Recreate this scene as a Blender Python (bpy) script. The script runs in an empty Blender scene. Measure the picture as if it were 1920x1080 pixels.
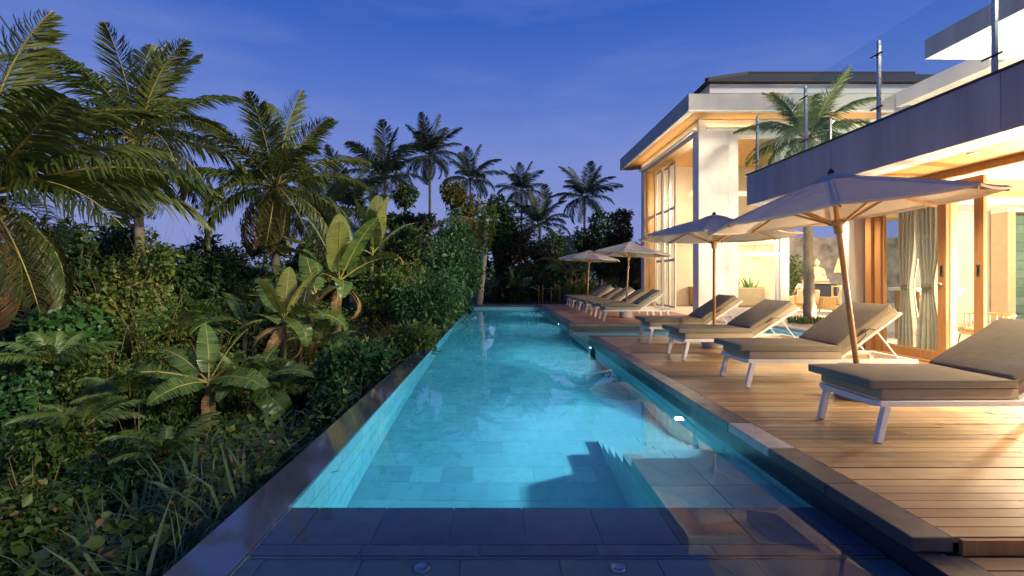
import bpy, bmesh, math, random
import numpy as np
from mathutils import Vector, Matrix

# ------------------------------------------------------------------ camera, world, light, exposure
SC = bpy.context.scene
COL = SC.collection
F, CX, CY, EYE = 880.0, 930.0, 522.0, 1.25      # focal length in photo pixels, vanishing point, eye height over the deck
cam_d = bpy.data.cameras.new('camera'); cam = bpy.data.objects.new('camera', cam_d); COL.objects.link(cam)
cam.location = (0, 0, EYE); cam.rotation_euler = (math.radians(90), 0, 0)
cam_d.sensor_width = 36; cam_d.lens = F / 1920 * 36
cam_d.shift_x = (960 - CX) / 1920; cam_d.shift_y = -(540 - CY) / 1920
cam_d.clip_start = 0.05; cam_d.clip_end = 3000
SC.camera = cam

world = bpy.data.worlds.new('World'); SC.world = world; world.use_nodes = True
wn = world.node_tree; wn.nodes.clear()
def wnode(t, **k):
    n = wn.nodes.new(t)
    for a, b in k.items(): setattr(n, a, b)
    return n
SUN_AZ, SUN_EL = 120.0, 25.0           # the afterglow: behind the camera, to the right
sky = wnode('ShaderNodeTexSky', sky_type='NISHITA', sun_disc=False)
sky.sun_elevation = math.radians(-1.5); sky.sun_rotation = math.radians(SUN_AZ)
sky.air_density = 1.0; sky.dust_density = 0.3; sky.ozone_density = 6.0
tc = wnode('ShaderNodeTexCoord'); sep = wnode('ShaderNodeSeparateXYZ')
wn.links.new(tc.outputs['Generated'], sep.inputs[0])
ramp = wnode('ShaderNodeValToRGB')      # dusk: lilac at the horizon, deep blue overhead
els = ramp.color_ramp.elements
els[0].position = 0.0; els[0].color = (0.235, 0.275, 0.54, 1)
els[1].position = 1.0; els[1].color = (0.014, 0.065, 0.33, 1)
for p, c in ((0.14, (0.205, 0.262, 0.57)), (0.27, (0.145, 0.218, 0.56)), (0.36, (0.085, 0.165, 0.52)), (0.50, (0.024, 0.10, 0.445)), (0.68, (0.018, 0.08, 0.39))):
    e = els.new(p); e.color = (*c, 1)
wn.links.new(sep.outputs['Z'], ramp.inputs[0])
mp = wnode('ShaderNodeMapping'); mp.inputs['Scale'].default_value = (1.0, 1.0, 5.5); mp.inputs['Rotation'].default_value = (0, math.radians(12), 0)
nz = wnode('ShaderNodeTexNoise'); nz.inputs['Scale'].default_value = 2.3; nz.inputs['Detail'].default_value = 7; nz.inputs['Roughness'].default_value = 0.55
wn.links.new(tc.outputs['Generated'], mp.inputs[0]); wn.links.new(mp.outputs[0], nz.inputs['Vector'])
cr = wnode('ShaderNodeValToRGB'); cr.color_ramp.elements[0].position = 0.47; cr.color_ramp.elements[1].position = 0.85
wn.links.new(nz.outputs[0], cr.inputs[0])
mc = wnode('ShaderNodeMixRGB'); mc.inputs[2].default_value = (0.25, 0.305, 0.60, 1)
mm = wnode('ShaderNodeMath', operation='MULTIPLY'); mm.inputs[1].default_value = 0.62
mf = wnode('ShaderNodeMapRange'); mf.inputs[1].default_value = 0.10; mf.inputs[2].default_value = 0.75; mf.inputs[3].default_value = 1.0; mf.inputs[4].default_value = 0.25      # cloud thins towards the zenith
wn.links.new(sep.outputs['Z'], mf.inputs[0]); mq = wnode('ShaderNodeMath', operation='MULTIPLY'); wn.links.new(mf.outputs[0], mq.inputs[0])
wn.links.new(cr.outputs[0], mm.inputs[0]); wn.links.new(mm.outputs[0], mq.inputs[1]); wn.links.new(mq.outputs[0], mc.inputs[0]); wn.links.new(ramp.outputs[0], mc.inputs[1])
bg1 = wnode('ShaderNodeBackground'); bg1.inputs[1].default_value = 0.87
bg2 = wnode('ShaderNodeBackground'); bg2.inputs[1].default_value = 0.05
addw = wnode('ShaderNodeAddShader'); wo = wnode('ShaderNodeOutputWorld')
wn.links.new(mc.outputs[0], bg1.inputs[0]); wn.links.new(sky.outputs[0], bg2.inputs[0])
wn.links.new(bg1.outputs[0], addw.inputs[0]); wn.links.new(bg2.outputs[0], addw.inputs[1]); wn.links.new(addw.outputs[0], wo.inputs[0])

sun_d = bpy.data.lights.new('sun', 'SUN'); sun = bpy.data.objects.new('sun', sun_d); COL.objects.link(sun)
sun_d.energy = 3.7; sun_d.angle = math.radians(12); sun_d.color = (1.0, 0.92, 0.66)
_a, _e = math.radians(SUN_AZ), math.radians(SUN_EL)
_dir = Vector((math.sin(_a) * math.cos(_e), math.cos(_a) * math.cos(_e), math.sin(_e)))
sun.rotation_euler = _dir.to_track_quat('Z', 'Y').to_euler()

SC.view_settings.view_transform = 'Standard'; SC.view_settings.look = 'None'
SC.view_settings.exposure = 0.35; SC.view_settings.gamma = 1.0; SC.view_settings.use_curve_mapping = False
SC.render.engine = 'CYCLES'
SC.cycles.use_denoising = True
SC.cycles.max_bounces = 8; SC.cycles.diffuse_bounces = 4; SC.cycles.glossy_bounces = 4; SC.cycles.transmission_bounces = 8; SC.cycles.transparent_max_bounces = 16
SC.cycles.sample_clamp_indirect = 4.0; SC.cycles.blur_glossy = 0.5

# ------------------------------------------------------------------ helpers
def P(px, py, d):
    """the world point seen at a photo pixel at a depth of d metres (used to read measurements off the photo)"""
    return Vector(((px - CX) * d / F, d, EYE - (py - CY) * d / F))

def tag(o, label=None, cat=None, group=None, kind=None):
    if label: o['label'] = label
    if cat: o['category'] = cat
    if group: o['group'] = group
    if kind: o['kind'] = kind
    return o

def link(o, parent=None):
    COL.objects.link(o)
    if parent is not None: o.parent = parent
    return o

def empty(name, loc=(0, 0, 0), rz=0.0):
    o = bpy.data.objects.new(name, None); o.empty_display_size = 0.1
    o.location = loc; o.rotation_euler = (0, 0, rz)
    return link(o)

def obj(name, me, m=None, parent=None, loc=None, rot=None, scale=None):
    o = bpy.data.objects.new(name, me)
    if m is not None and len(me.materials) == 0: me.materials.append(m)
    if loc is not None: o.location = loc
    if rot is not None: o.rotation_euler = rot
    if scale is not None: o.scale = scale
    return link(o, parent)

def copy_tree(o, parent=None):
    c = o.copy(); COL.objects.link(c); c.parent = parent
    for ch in list(o.children): copy_tree(ch, c)
    return c

class MB:
    """collects shapes; build() links them as one mesh object"""
    def __init__(s): s.v = []; s.f = []
    def add(s, vs, fs):
        b = len(s.v); s.v += [tuple(v) for v in vs]; s.f += [tuple(i + b for i in f) for f in fs]; return s
    def box(s, x0, x1, y0, y1, z0, z1):
        return s.add([(x0,y0,z0),(x1,y0,z0),(x1,y1,z0),(x0,y1,z0),(x0,y0,z1),(x1,y0,z1),(x1,y1,z1),(x0,y1,z1)],
                     [(0,3,2,1),(4,5,6,7),(0,1,5,4),(1,2,6,5),(2,3,7,6),(3,0,4,7)])
    def bar(s, a, b, w, h, up=(0, 0, 1)):
        a, b = Vector(a), Vector(b); t = (b - a).normalized(); u = Vector(up)
        if abs(t.dot(u)) > 0.98: u = Vector((0, 1, 0))
        r = t.cross(u).normalized(); u = r.cross(t)
        vs = [p + r * (i * w / 2) + u * (j * h / 2) for p in (a, b) for i, j in ((-1,-1),(1,-1),(1,1),(-1,1))]
        return s.add(vs, [(0,1,2,3),(7,6,5,4),(0,4,5,1),(1,5,6,2),(2,6,7,3),(3,7,4,0)])
    def tube(s, pts, rad, n=8, caps=True):
        pts = [Vector(p) for p in pts]; k = len(pts)
        if not hasattr(rad, '__len__'): rad = [rad] * k
        vs = []; ref = None
        for i, p in enumerate(pts):
            t = (pts[min(i + 1, k - 1)] - pts[max(i - 1, 0)]).normalized()
            if ref is None: ref = Vector((0, 1, 0)) if abs(t.y) < 0.9 else Vector((1, 0, 0))
            r = (ref - t * ref.dot(t)).normalized(); ref = r; u = t.cross(r)
            for j in range(n):
                a = 2 * math.pi * j / n; vs.append(p + (r * math.cos(a) + u * math.sin(a)) * rad[i])
        fs = [(i*n+j, i*n+(j+1)%n, (i+1)*n+(j+1)%n, (i+1)*n+j) for i in range(k-1) for j in range(n)]
        if caps: fs += [tuple(range(n))[::-1], tuple((k-1)*n + j for j in range(n))]
        return s.add(vs, fs)
    def lathe(s, prof, n=20, c=(0, 0, 0)):
        k = len(prof); vs = [(c[0] + r*math.cos(2*math.pi*j/n), c[1] + r*math.sin(2*math.pi*j/n), c[2] + z) for r, z in prof for j in range(n)]
        fs = [(i*n+j, i*n+(j+1)%n, (i+1)*n+(j+1)%n, (i+1)*n+j) for i in range(k-1) for j in range(n)]
        fs += [tuple(range(n))[::-1], tuple((k-1)*n + j for j in range(n))]
        return s.add(vs, fs)
    def mesh(s, name, smooth=False, bevel=0.0, seg=1):
        me = bpy.data.meshes.new(name); me.from_pydata(s.v, [], s.f); 
        if bevel > 0:
            bm = bmesh.new(); bm.from_mesh(me)
            bmesh.ops.bevel(bm, geom=list(bm.edges), offset=bevel, segments=seg, profile=0.7, affect='EDGES')
            bm.to_mesh(me); bm.free()
        if smooth: me.polygons.foreach_set('use_smooth', [True] * len(me.polygons))
        me.update(); return me
    def build(s, name, m, parent=None, smooth=False, bevel=0.0, seg=1, loc=None, rot=None):
        return obj(name, s.mesh(name, smooth, bevel, seg), m, parent, loc, rot)

def smooth_by_angle(me, deg=40):
    me.polygons.foreach_set('use_smooth', [True] * len(me.polygons))
    try: me.set_sharp_from_angle(angle=math.radians(deg))
    except Exception: pass

def np_mesh(name, V, FA, smooth=False):
    """V (n,3) array, FA (m,k) array of k-gons"""
    V = np.asarray(V, dtype=np.float32); FA = np.asarray(FA, dtype=np.int32)
    me = bpy.data.meshes.new(name); m, k = FA.shape
    me.vertices.add(len(V)); me.vertices.foreach_set('co', V.ravel())
    me.loops.add(m * k); me.loops.foreach_set('vertex_index', FA.ravel())
    me.polygons.add(m); me.polygons.foreach_set('loop_start', np.arange(0, m * k, k, dtype=np.int32))
    me.polygons.foreach_set('loop_total', np.full(m, k, dtype=np.int32))
    if smooth: me.polygons.foreach_set('use_smooth', np.ones(m, dtype=bool))
    me.update(calc_edges=True); return me

# ------------------------------------------------------------------ materials
def new_mat(name):
    m = bpy.data.materials.new(name); m.use_nodes = True; nt = m.node_tree
    return m, nt, nt.nodes['Principled BSDF'], nt.nodes['Material Output']

def N(nt, t, **k):
    n = nt.nodes.new(t)
    for a, b in k.items(): setattr(n, a, b)
    return n

def mix(nt, a, b, fac, blend='MIX'):
    n = N(nt, 'ShaderNodeMix', data_type='RGBA', blend_type=blend)
    for sock, v in ((n.inputs[6], a), (n.inputs[7], b), (n.inputs[0], fac)):
        if hasattr(v, 'links'): nt.links.new(v, sock)
        elif isinstance(v, (tuple, list)): sock.default_value = (*v[:3], 1)
        else: sock.default_value = v
    return n.outputs[2]

def noise(nt, scale=5, detail=4, rough=0.55, coord='Object', stretch=(1, 1, 1), dist=0.0):
    t = N(nt, 'ShaderNodeTexCoord'); m = N(nt, 'ShaderNodeMapping'); m.inputs['Scale'].default_value = stretch
    n = N(nt, 'ShaderNodeTexNoise'); n.inputs['Scale'].default_value = scale; n.inputs['Detail'].default_value = detail; n.inputs['Roughness'].default_value = rough
    n.inputs['Distortion'].default_value = dist
    if coord == 'Position':
        g = N(nt, 'ShaderNodeNewGeometry'); nt.links.new(g.outputs['Position'], m.inputs[0])
    else: nt.links.new(t.outputs[coord], m.inputs[0])
    nt.links.new(m.outputs[0], n.inputs['Vector']); return n.outputs[0]

def maprange(nt, v, a, b, c, d):
    n = N(nt, 'ShaderNodeMapRange'); nt.links.new(v, n.inputs[0])
    for i, x in enumerate((a, b, c, d)): n.inputs[i + 1].default_value = x
    return n.outputs[0]

def bump(nt, bs, h, strength=0.3, dist=0.01):
    b = N(nt, 'ShaderNodeBump'); b.inputs['Strength'].default_value = strength; b.inputs['Distance'].default_value = dist
    nt.links.new(h, b.inputs['Height']); nt.links.new(b.outputs[0], bs.inputs['Normal'])

def plain(name, c, rough=0.6, var=0.12, scale=6, coord='Position', bumpy=0.0, metal=0.0, spec=0.5, stretch=(1, 1, 1)):
    m, nt, bs, out = new_mat(name)
    n = noise(nt, scale, 5, 0.6, coord, stretch)
    c2 = tuple(x * (1 - var * 2) for x in c); c3 = tuple(min(1, x * (1 + var)) for x in c)
    nt.links.new(mix(nt, c2, c3, maprange(nt, n, 0.3, 0.7, 0, 1)), bs.inputs['Base Color'])
    nt.links.new(maprange(nt, n, 0.3, 0.7, max(0.02, rough - 0.1), min(1, rough + 0.1)), bs.inputs['Roughness'])
    bs.inputs['Metallic'].default_value = metal; bs.inputs['Specular IOR Level'].default_value = spec
    if bumpy: bump(nt, bs, noise(nt, scale * 6, 4, 0.6, coord, stretch), bumpy, 0.01)
    return m

def wood(name, c1, c2, axis=0, rough=0.45, rnd=0.35, fine=14):
    m, nt, bs, out = new_mat(name)
    st = [fine, fine, fine]; st[axis] = fine * 0.06
    n = noise(nt, 1.0, 6, 0.65, 'Position', tuple(st), 1.2)
    st2 = [3, 3, 3]; st2[axis] = 0.5
    n2 = noise(nt, 1.0, 3, 0.5, 'Position', tuple(st2))
    oi = N(nt, 'ShaderNodeObjectInfo')
    col = mix(nt, c1, c2, maprange(nt, n, 0.3, 0.7, 0, 1))
    col = mix(nt, col, (0.55, 0.5, 0.45), maprange(nt, n2, 0.5, 0.75, 0, 0.25), 'MULTIPLY')
    col = mix(nt, (0, 0, 0), col, maprange(nt, oi.outputs['Random'], 0, 1, 1 - rnd, 1.0))
    if axis == 0 and rnd > 0.3:
        w2 = N(nt, 'ShaderNodeTexWhiteNoise', noise_dimensions='1D'); nt.links.new(oi.outputs['Random'], w2.inputs['W'])
        col = mix(nt, col, (0.40, 0.29, 0.17), maprange(nt, w2.outputs[0], 0.55, 1.0, 0.0, 0.45))
        n3 = noise(nt, 1.3, 5, 0.65, 'Position'); col = mix(nt, col, (0.6, 0.55, 0.5), maprange(nt, n3, 0.52, 0.68, 0, 0.55), 'MULTIPLY')
    nt.links.new(col, bs.inputs['Base Color'])
    nt.links.new(maprange(nt, n, 0.3, 0.7, rough - 0.08, rough + 0.15), bs.inputs['Roughness'])
    bump(nt, bs, n, 0.25, 0.004); return m

def leaf_mat(name, cols, trans=0.3, rough=0.45, patch=0.6, patch_scale=0.5, dead=None):
    """foliage: colour differs from leaf to leaf (random per island) and from patch to patch"""
    m, nt, bs, out = new_mat(name)
    g = N(nt, 'ShaderNodeNewGeometry'); r = N(nt, 'ShaderNodeValToRGB'); r.color_ramp.interpolation = 'LINEAR'
    e = r.color_ramp.elements; e[0].color = (*cols[0], 1); e[1].color = (*cols[-1], 1)
    for i, c in enumerate(cols[1:-1]): x = e.new((i + 1) / (len(cols) - 1)); x.color = (*c, 1)
    n = noise(nt, patch_scale, 3, 0.6, 'Position')
    mx = N(nt, 'ShaderNodeMath', operation='MULTIPLY_ADD'); mx.inputs[1].default_value = 1 - patch
    pv = maprange(nt, n, 0.3, 0.7, 0, patch)
    nt.links.new(g.outputs['Random Per Island'], mx.inputs[0]); nt.links.new(pv, mx.inputs[2])
    nt.links.new(mx.outputs[0], r.inputs[0]); col = r.outputs[0]
    if dead:
        gt = N(nt, 'ShaderNodeMath', operation='GREATER_THAN'); gt.inputs[1].default_value = 1 - dead[1]
        wn_ = N(nt, 'ShaderNodeTexWhiteNoise', noise_dimensions='1D'); nt.links.new(g.outputs['Random Per Island'], wn_.inputs['W'])
        nt.links.new(wn_.outputs[0], gt.inputs[0]); col = mix(nt, col, dead[0], gt.outputs[0])
    nt.links.new(col, bs.inputs['Base Color']); bs.inputs['Roughness'].default_value = rough; bs.inputs['Specular IOR Level'].default_value = 0.35
    tr = N(nt, 'ShaderNodeBsdfTranslucent'); nt.links.new(mix(nt, col, (1.0, 1.0, 0.5), 1.0, 'MULTIPLY'), tr.inputs[0])
    ms = N(nt, 'ShaderNodeMixShader'); ms.inputs[0].default_value = trans
    nt.links.new(bs.outputs[0], ms.inputs[1]); nt.links.new(tr.outputs[0], ms.inputs[2]); nt.links.new(ms.outputs[0], out.inputs[0])
    return m

def glass(name, tint=(0.93, 0.97, 0.97), refl=1.0, rough=0.0):
    m, nt, bs, out = new_mat(name); nt.nodes.remove(bs)
    t = N(nt, 'ShaderNodeBsdfTransparent'); t.inputs[0].default_value = (*tint, 1)
    gl = N(nt, 'ShaderNodeBsdfGlossy'); gl.inputs['Roughness'].default_value = rough
    fr = N(nt, 'ShaderNodeFresnel'); fr.inputs[0].default_value = 1.5
    ml = N(nt, 'ShaderNodeMath', operation='MULTIPLY'); ml.inputs[1].default_value = refl; 
    gg = N(nt, 'ShaderNodeNewGeometry'); fb = N(nt, 'ShaderNodeMath', operation='SUBTRACT'); fb.inputs[0].default_value = 1.0; nt.links.new(gg.outputs['Backfacing'], fb.inputs[1])
    f2 = N(nt, 'ShaderNodeMath', operation='MULTIPLY'); nt.links.new(fr.outputs[0], f2.inputs[0]); nt.links.new(fb.outputs[0], f2.inputs[1]); nt.links.new(f2.outputs[0], ml.inputs[0])   # the pane's back face adds nothing
    ms = N(nt, 'ShaderNodeMixShader'); nt.links.new(ml.outputs[0], ms.inputs[0]); nt.links.new(t.outputs[0], ms.inputs[1]); nt.links.new(gl.outputs[0], ms.inputs[2])
    nt.links.new(ms.outputs[0], out.inputs[0]); return m

def glow(name, c, s):
    m, nt, bs, out = new_mat(name); nt.nodes.remove(bs)
    e = N(nt, 'ShaderNodeEmission'); e.inputs[0].default_value = (*c, 1); e.inputs[1].default_value = s
    nt.links.new(e.outputs[0], out.inputs[0]); return m

def tile_mat(name, cols, size, rough=0.5, seed=0.0):
    """stone: every tile has its own tone (by the tile's place in the grid), with mottling"""
    m, nt, bs, out = new_mat(name)
    g = N(nt, 'ShaderNodeNewGeometry'); oi = N(nt, 'ShaderNodeObjectInfo')
    wnz = N(nt, 'ShaderNodeTexWhiteNoise', noise_dimensions='2D')
    r1 = N(nt, 'ShaderNodeMath', operation='ADD'); nt.links.new(g.outputs['Random Per Island'], r1.inputs[0]); nt.links.new(oi.outputs['Random'], r1.inputs[1])
    fr = N(nt, 'ShaderNodeMath', operation='FRACT'); nt.links.new(r1.outputs[0], fr.inputs[0])
    r = N(nt, 'ShaderNodeValToRGB'); e = r.color_ramp.elements; e[0].color = (*cols[0], 1); e[1].color = (*cols[-1], 1)
    for i, c in enumerate(cols[1:-1]): x = e.new((i + 1) / (len(cols) - 1)); x.color = (*c, 1)
    nt.links.new(fr.outputs[0], r.inputs[0])
    n = noise(nt, 9, 6, 0.65, 'Position')
    col = mix(nt, r.outputs[0], tuple(x * 0.6 for x in cols[0]), maprange(nt, n, 0.5, 0.72, 0, 0.45))
    nt.links.new(col, bs.inputs['Base Color']); nt.links.new(maprange(nt, n, 0.3, 0.7, rough - 0.1, rough + 0.1), bs.inputs['Roughness'])
    bump(nt, bs, noise(nt, 60, 3, 0.6, 'Position'), 0.15, 0.004); return m

M = {}
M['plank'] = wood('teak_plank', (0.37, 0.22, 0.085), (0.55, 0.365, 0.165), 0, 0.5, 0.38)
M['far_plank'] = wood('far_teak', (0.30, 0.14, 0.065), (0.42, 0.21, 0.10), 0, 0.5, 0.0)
M['soffit'] = wood('soffit_wood', (0.46, 0.24, 0.075), (0.60, 0.35, 0.13), 1, 0.45, 0.25)
M['soffit_x'] = wood('soffit_wood_across', (0.46, 0.24, 0.075), (0.60, 0.35, 0.13), 0, 0.45, 0.25)
M['door_wood'] = wood('door_wood', (0.32, 0.15, 0.05), (0.46, 0.245, 0.095), 2, 0.35, 0.15)
M['pole'] = wood('pole_wood', (0.40, 0.20, 0.07), (0.55, 0.31, 0.13), 2, 0.4, 0.1)
M['white'] = plain('white_render', (0.74, 0.71, 0.66), 0.75, 0.05, 1.2, bumpy=0.06)
M['concrete'] = plain('smooth_grey_render', (0.45, 0.415, 0.43), 0.7, 0.13, 1.1, bumpy=0.12, stretch=(2.5, 2.5, 0.3))
M['fascia'] = plain('grey_roof_fascia', (0.40, 0.385, 0.37), 0.7, 0.08, 1.2, bumpy=0.08, stretch=(2, 2, 0.5))
M['beige'] = plain('beige_plaster', (0.50, 0.41, 0.30), 0.8, 0.08, 1.2, bumpy=0.08)
M['white_metal'] = plain('white_metal', (0.76, 0.74, 0.70), 0.4, 0.04, 8)
M['steel'] = plain('brushed_steel', (0.45, 0.44, 0.43), 0.32, 0.08, 20, metal=1.0)
M['dark'] = plain('dark_metal', (0.03, 0.03, 0.032), 0.4, 0.1, 10)
M['black'] = plain('black_plastic', (0.015, 0.015, 0.017), 0.35, 0.1, 10)
M['cushion'] = plain('taupe_cushion', (0.215, 0.185, 0.13), 0.85, 0.12, 1.8, bumpy=0.5)
M['cushion_base'] = plain('beige_cushion_base', (0.36, 0.30, 0.205), 0.85, 0.07, 5, bumpy=0.12)
M['coping'] = tile_mat('dark_coping_stone', [(0.062, 0.056, 0.055), (0.10, 0.09, 0.086), (0.078, 0.07, 0.067)], 0.6, 0.45)
M['band'] = tile_mat('black_waterline_stone', [(0.012, 0.014, 0.02), (0.022, 0.025, 0.033)], 0.6, 0.4)
M['coping_pale'] = plain('limewashed_coping_stone', (0.50, 0.45, 0.37), 0.5, 0.2, 7, bumpy=0.15)
M['pool_tile'] = tile_mat('green_pool_stone', [(0.26, 0.40, 0.39), (0.44, 0.57, 0.53), (0.36, 0.50, 0.47), (0.32, 0.45, 0.45), (0.40, 0.55, 0.52)], 0.3, 0.4)
M['shelf_tile'] = tile_mat('slate_shelf_stone', [(0.055, 0.07, 0.115), (0.11, 0.13, 0.18), (0.08, 0.10, 0.145)], 0.4, 0.45)
M['teal_tile'] = tile_mat('teal_shelf_stone', [(0.07, 0.14, 0.16), (0.10, 0.18, 0.20)], 0.4, 0.45)
M['wet_stone'] = None
M['roof'] = plain('dark_roof_shingle', (0.045, 0.038, 0.035), 0.8, 0.2, 4, bumpy=0.3)
M['floor'] = plain('pale_stone_floor', (0.56, 0.50, 0.42), 0.35, 0.08, 1.5)
M['soil'] = plain('dark_soil', (0.035, 0.028, 0.02), 0.95, 0.3, 1.5, bumpy=0.5)
M['trunk'] = plain('palm_bark', (0.155, 0.125, 0.09), 0.85, 0.2, 6, bumpy=0.5)
M['trunk_dark'] = plain('dark_bark', (0.09, 0.07, 0.05), 0.9, 0.25, 6, bumpy=0.5)
M['coconut'] = plain('coconut_husk', (0.30, 0.24, 0.05), 0.5, 0.2, 8)
M['dead_frond'] = leaf_mat('dead_frond', [(0.17, 0.10, 0.045), (0.28, 0.18, 0.08)], 0.2, 0.7)
M['frond'] = leaf_mat('coconut_frond', [(0.032, 0.055, 0.012), (0.07, 0.095, 0.02), (0.15, 0.155, 0.035)], 0.25, 0.4, 0.5, 0.4)
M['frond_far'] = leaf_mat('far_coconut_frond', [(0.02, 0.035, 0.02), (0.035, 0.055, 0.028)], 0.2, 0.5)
M['frond_villa'] = leaf_mat('villa_palm_frond', [(0.07, 0.12, 0.035), (0.13, 0.19, 0.05)], 0.25, 0.4)
M['rachis'] = plain('frond_rib', (0.30, 0.24, 0.06), 0.5, 0.15, 6)
M['banana'] = leaf_mat('banana_leaf', [(0.055, 0.105, 0.03), (0.085, 0.15, 0.035), (0.15, 0.19, 0.045)], 0.3, 0.35, 0.25, 1.0)
M['banana_pale'] = leaf_mat('pale_banana_leaf', [(0.17, 0.20, 0.045), (0.26, 0.26, 0.07)], 0.3, 0.4, 0.25, 1.0)
M['banana_dead'] = leaf_mat('dead_banana_leaf', [(0.20, 0.11, 0.045), (0.33, 0.20, 0.09)], 0.2, 0.8, 0.4, 2.0)
M['banana_stem'] = plain('banana_stem', (0.15, 0.12, 0.05), 0.6, 0.3, 5, stretch=(1, 1, 0.2))
M['leaf_vine'] = leaf_mat('vine_leaf', [(0.022, 0.048, 0.012), (0.05, 0.10, 0.02), (0.115, 0.155, 0.026), (0.21, 0.20, 0.045)], 0.28, 0.45, 0.6, 0.7, ((0.24, 0.15, 0.06), 0.05))
M['leaf_green'] = leaf_mat('glossy_leaf', [(0.016, 0.055, 0.02), (0.04, 0.11, 0.032), (0.09, 0.18, 0.045)], 0.25, 0.35, 0.5, 0.8)
M['leaf_fine'] = leaf_mat('feathery_leaf', [(0.045, 0.09, 0.018), (0.09, 0.15, 0.026), (0.15, 0.19, 0.04)], 0.3, 0.5, 0.5, 0.6)
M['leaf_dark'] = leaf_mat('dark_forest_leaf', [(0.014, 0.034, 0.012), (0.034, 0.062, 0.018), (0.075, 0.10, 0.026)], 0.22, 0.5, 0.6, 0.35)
M['leaf_brown'] = leaf_mat('dry_brown_leaf', [(0.05, 0.04, 0.022), (0.095, 0.07, 0.035), (0.07, 0.07, 0.03)], 0.2, 0.6, 0.5, 0.6)
M['leaf_olive'] = leaf_mat('olive_leaf', [(0.05, 0.06, 0.014), (0.11, 0.11, 0.025), (0.19, 0.16, 0.04)], 0.3, 0.45, 0.4, 0.9)
M['leaf_heliconia'] = leaf_mat('heliconia_leaf', [(0.045, 0.085, 0.018), (0.09, 0.135, 0.03), (0.15, 0.17, 0.04)], 0.3, 0.4, 0.3, 1.0)
M['grass'] = leaf_mat('long_grass_blade', [(0.03, 0.075, 0.02), (0.07, 0.14, 0.04), (0.17, 0.22, 0.10), (0.30, 0.27, 0.14)], 0.3, 0.4, 0.5, 0.8)
M['dry_grass'] = leaf_mat('dry_grass_blade', [(0.09, 0.085, 0.03), (0.15, 0.12, 0.05)], 0.3, 0.6)
M['rattan'] = plain('rattan', (0.52, 0.33, 0.13), 0.5, 0.15, 20)
M['upholstery'] = plain('sand_upholstery', (0.55, 0.42, 0.27), 0.85, 0.06, 6, bumpy=0.1)
M['statue'] = plain('sandstone', (0.52, 0.42, 0.27), 0.85, 0.12, 8, bumpy=0.3)
M['stone_wall'] = plain('weathered_stone_wall', (0.26, 0.21, 0.18), 0.9, 0.35, 1.6, bumpy=0.6)
M['curtain'] = plain('linen_curtain', (0.60, 0.53, 0.45), 0.9, 0.05, 20, bumpy=0.1)
M['glass'] = glass('clear_glass', (0.94, 0.97, 0.965), 1.0)
M['rail_glass'] = glass('railing_glass', (0.88, 0.94, 0.96), 0.4)
M['lens_warm'] = glow('warm_lamp', (1.0, 0.74, 0.40), 14.0)
M['lens_pool'] = glow('pool_lamp_lens', (0.6, 0.9, 1.0), 12.0)
M['lens_pool_far'] = M['lens_pool']
M['shade_glow'] = glow('lit_woven_shade', (1.0, 0.62, 0.24), 1.3)

# canopy cloth: lets some light through
m, nt, bs, out = new_mat('canopy_cloth')
n_ = noise(nt, 1.5, 4, 0.6, 'Object')
col_ = mix(nt, (0.45, 0.38, 0.32), (0.52, 0.445, 0.375), n_)
nt.links.new(col_, bs.inputs['Base Color']); bs.inputs['Roughness'].default_value = 0.9
bump(nt, bs, noise(nt, 220, 2, 0.5, 'Object'), 0.08, 0.002)
tr = N(nt, 'ShaderNodeBsdfTranslucent'); nt.links.new(col_, tr.inputs[0]); ms = N(nt, 'ShaderNodeMixShader'); ms.inputs[0].default_value = 0.10
nt.links.new(bs.outputs[0], ms.inputs[1]); nt.links.new(tr.outputs[0], ms.inputs[2]); nt.links.new(ms.outputs[0], out.inputs[0]); M['canopy'] = m

m, nt, bs, out = new_mat('fill_lamp_cloth')  # shade cloth of the added fill lamps, mostly see-through
bs.inputs['Base Color'].default_value = (0.8, 0.72, 0.6, 1); tr = N(nt, 'ShaderNodeBsdfTranslucent'); tr.inputs[0].default_value = (0.9, 0.8, 0.65, 1)
tp_ = N(nt, 'ShaderNodeBsdfTransparent'); ms = N(nt, 'ShaderNodeMixShader'); ms.inputs[0].default_value = 0.5; ms2 = N(nt, 'ShaderNodeMixShader'); ms2.inputs[0].default_value = 0.70
nt.links.new(bs.outputs[0], ms.inputs[1]); nt.links.new(tr.outputs[0], ms.inputs[2]); nt.links.new(ms.outputs[0], ms2.inputs[1]); nt.links.new(tp_.outputs[0], ms2.inputs[2]); nt.links.new(ms2.outputs[0], out.inputs[0]); M['fill_shade'] = m

# infinity-edge stone, wet
m, nt, bs, out = new_mat('wet_dark_stone')
n_ = noise(nt, 3.0, 6, 0.6, 'Position')
nt.links.new(mix(nt, (0.055, 0.062, 0.085), (0.10, 0.108, 0.14), n_), bs.inputs['Base Color'])
nt.links.new(maprange(nt, n_, 0.35, 0.65, 0.04, 0.16), bs.inputs['Roughness']); bs.inputs['IOR'].default_value = 1.6
bs.inputs['Coat Weight'].default_value = 1.0; bs.inputs['Coat Roughness'].default_value = 0.05
bump(nt, bs, noise(nt, 40, 3, 0.6, 'Position'), 0.05, 0.002); M['wet_stone'] = m

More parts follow.
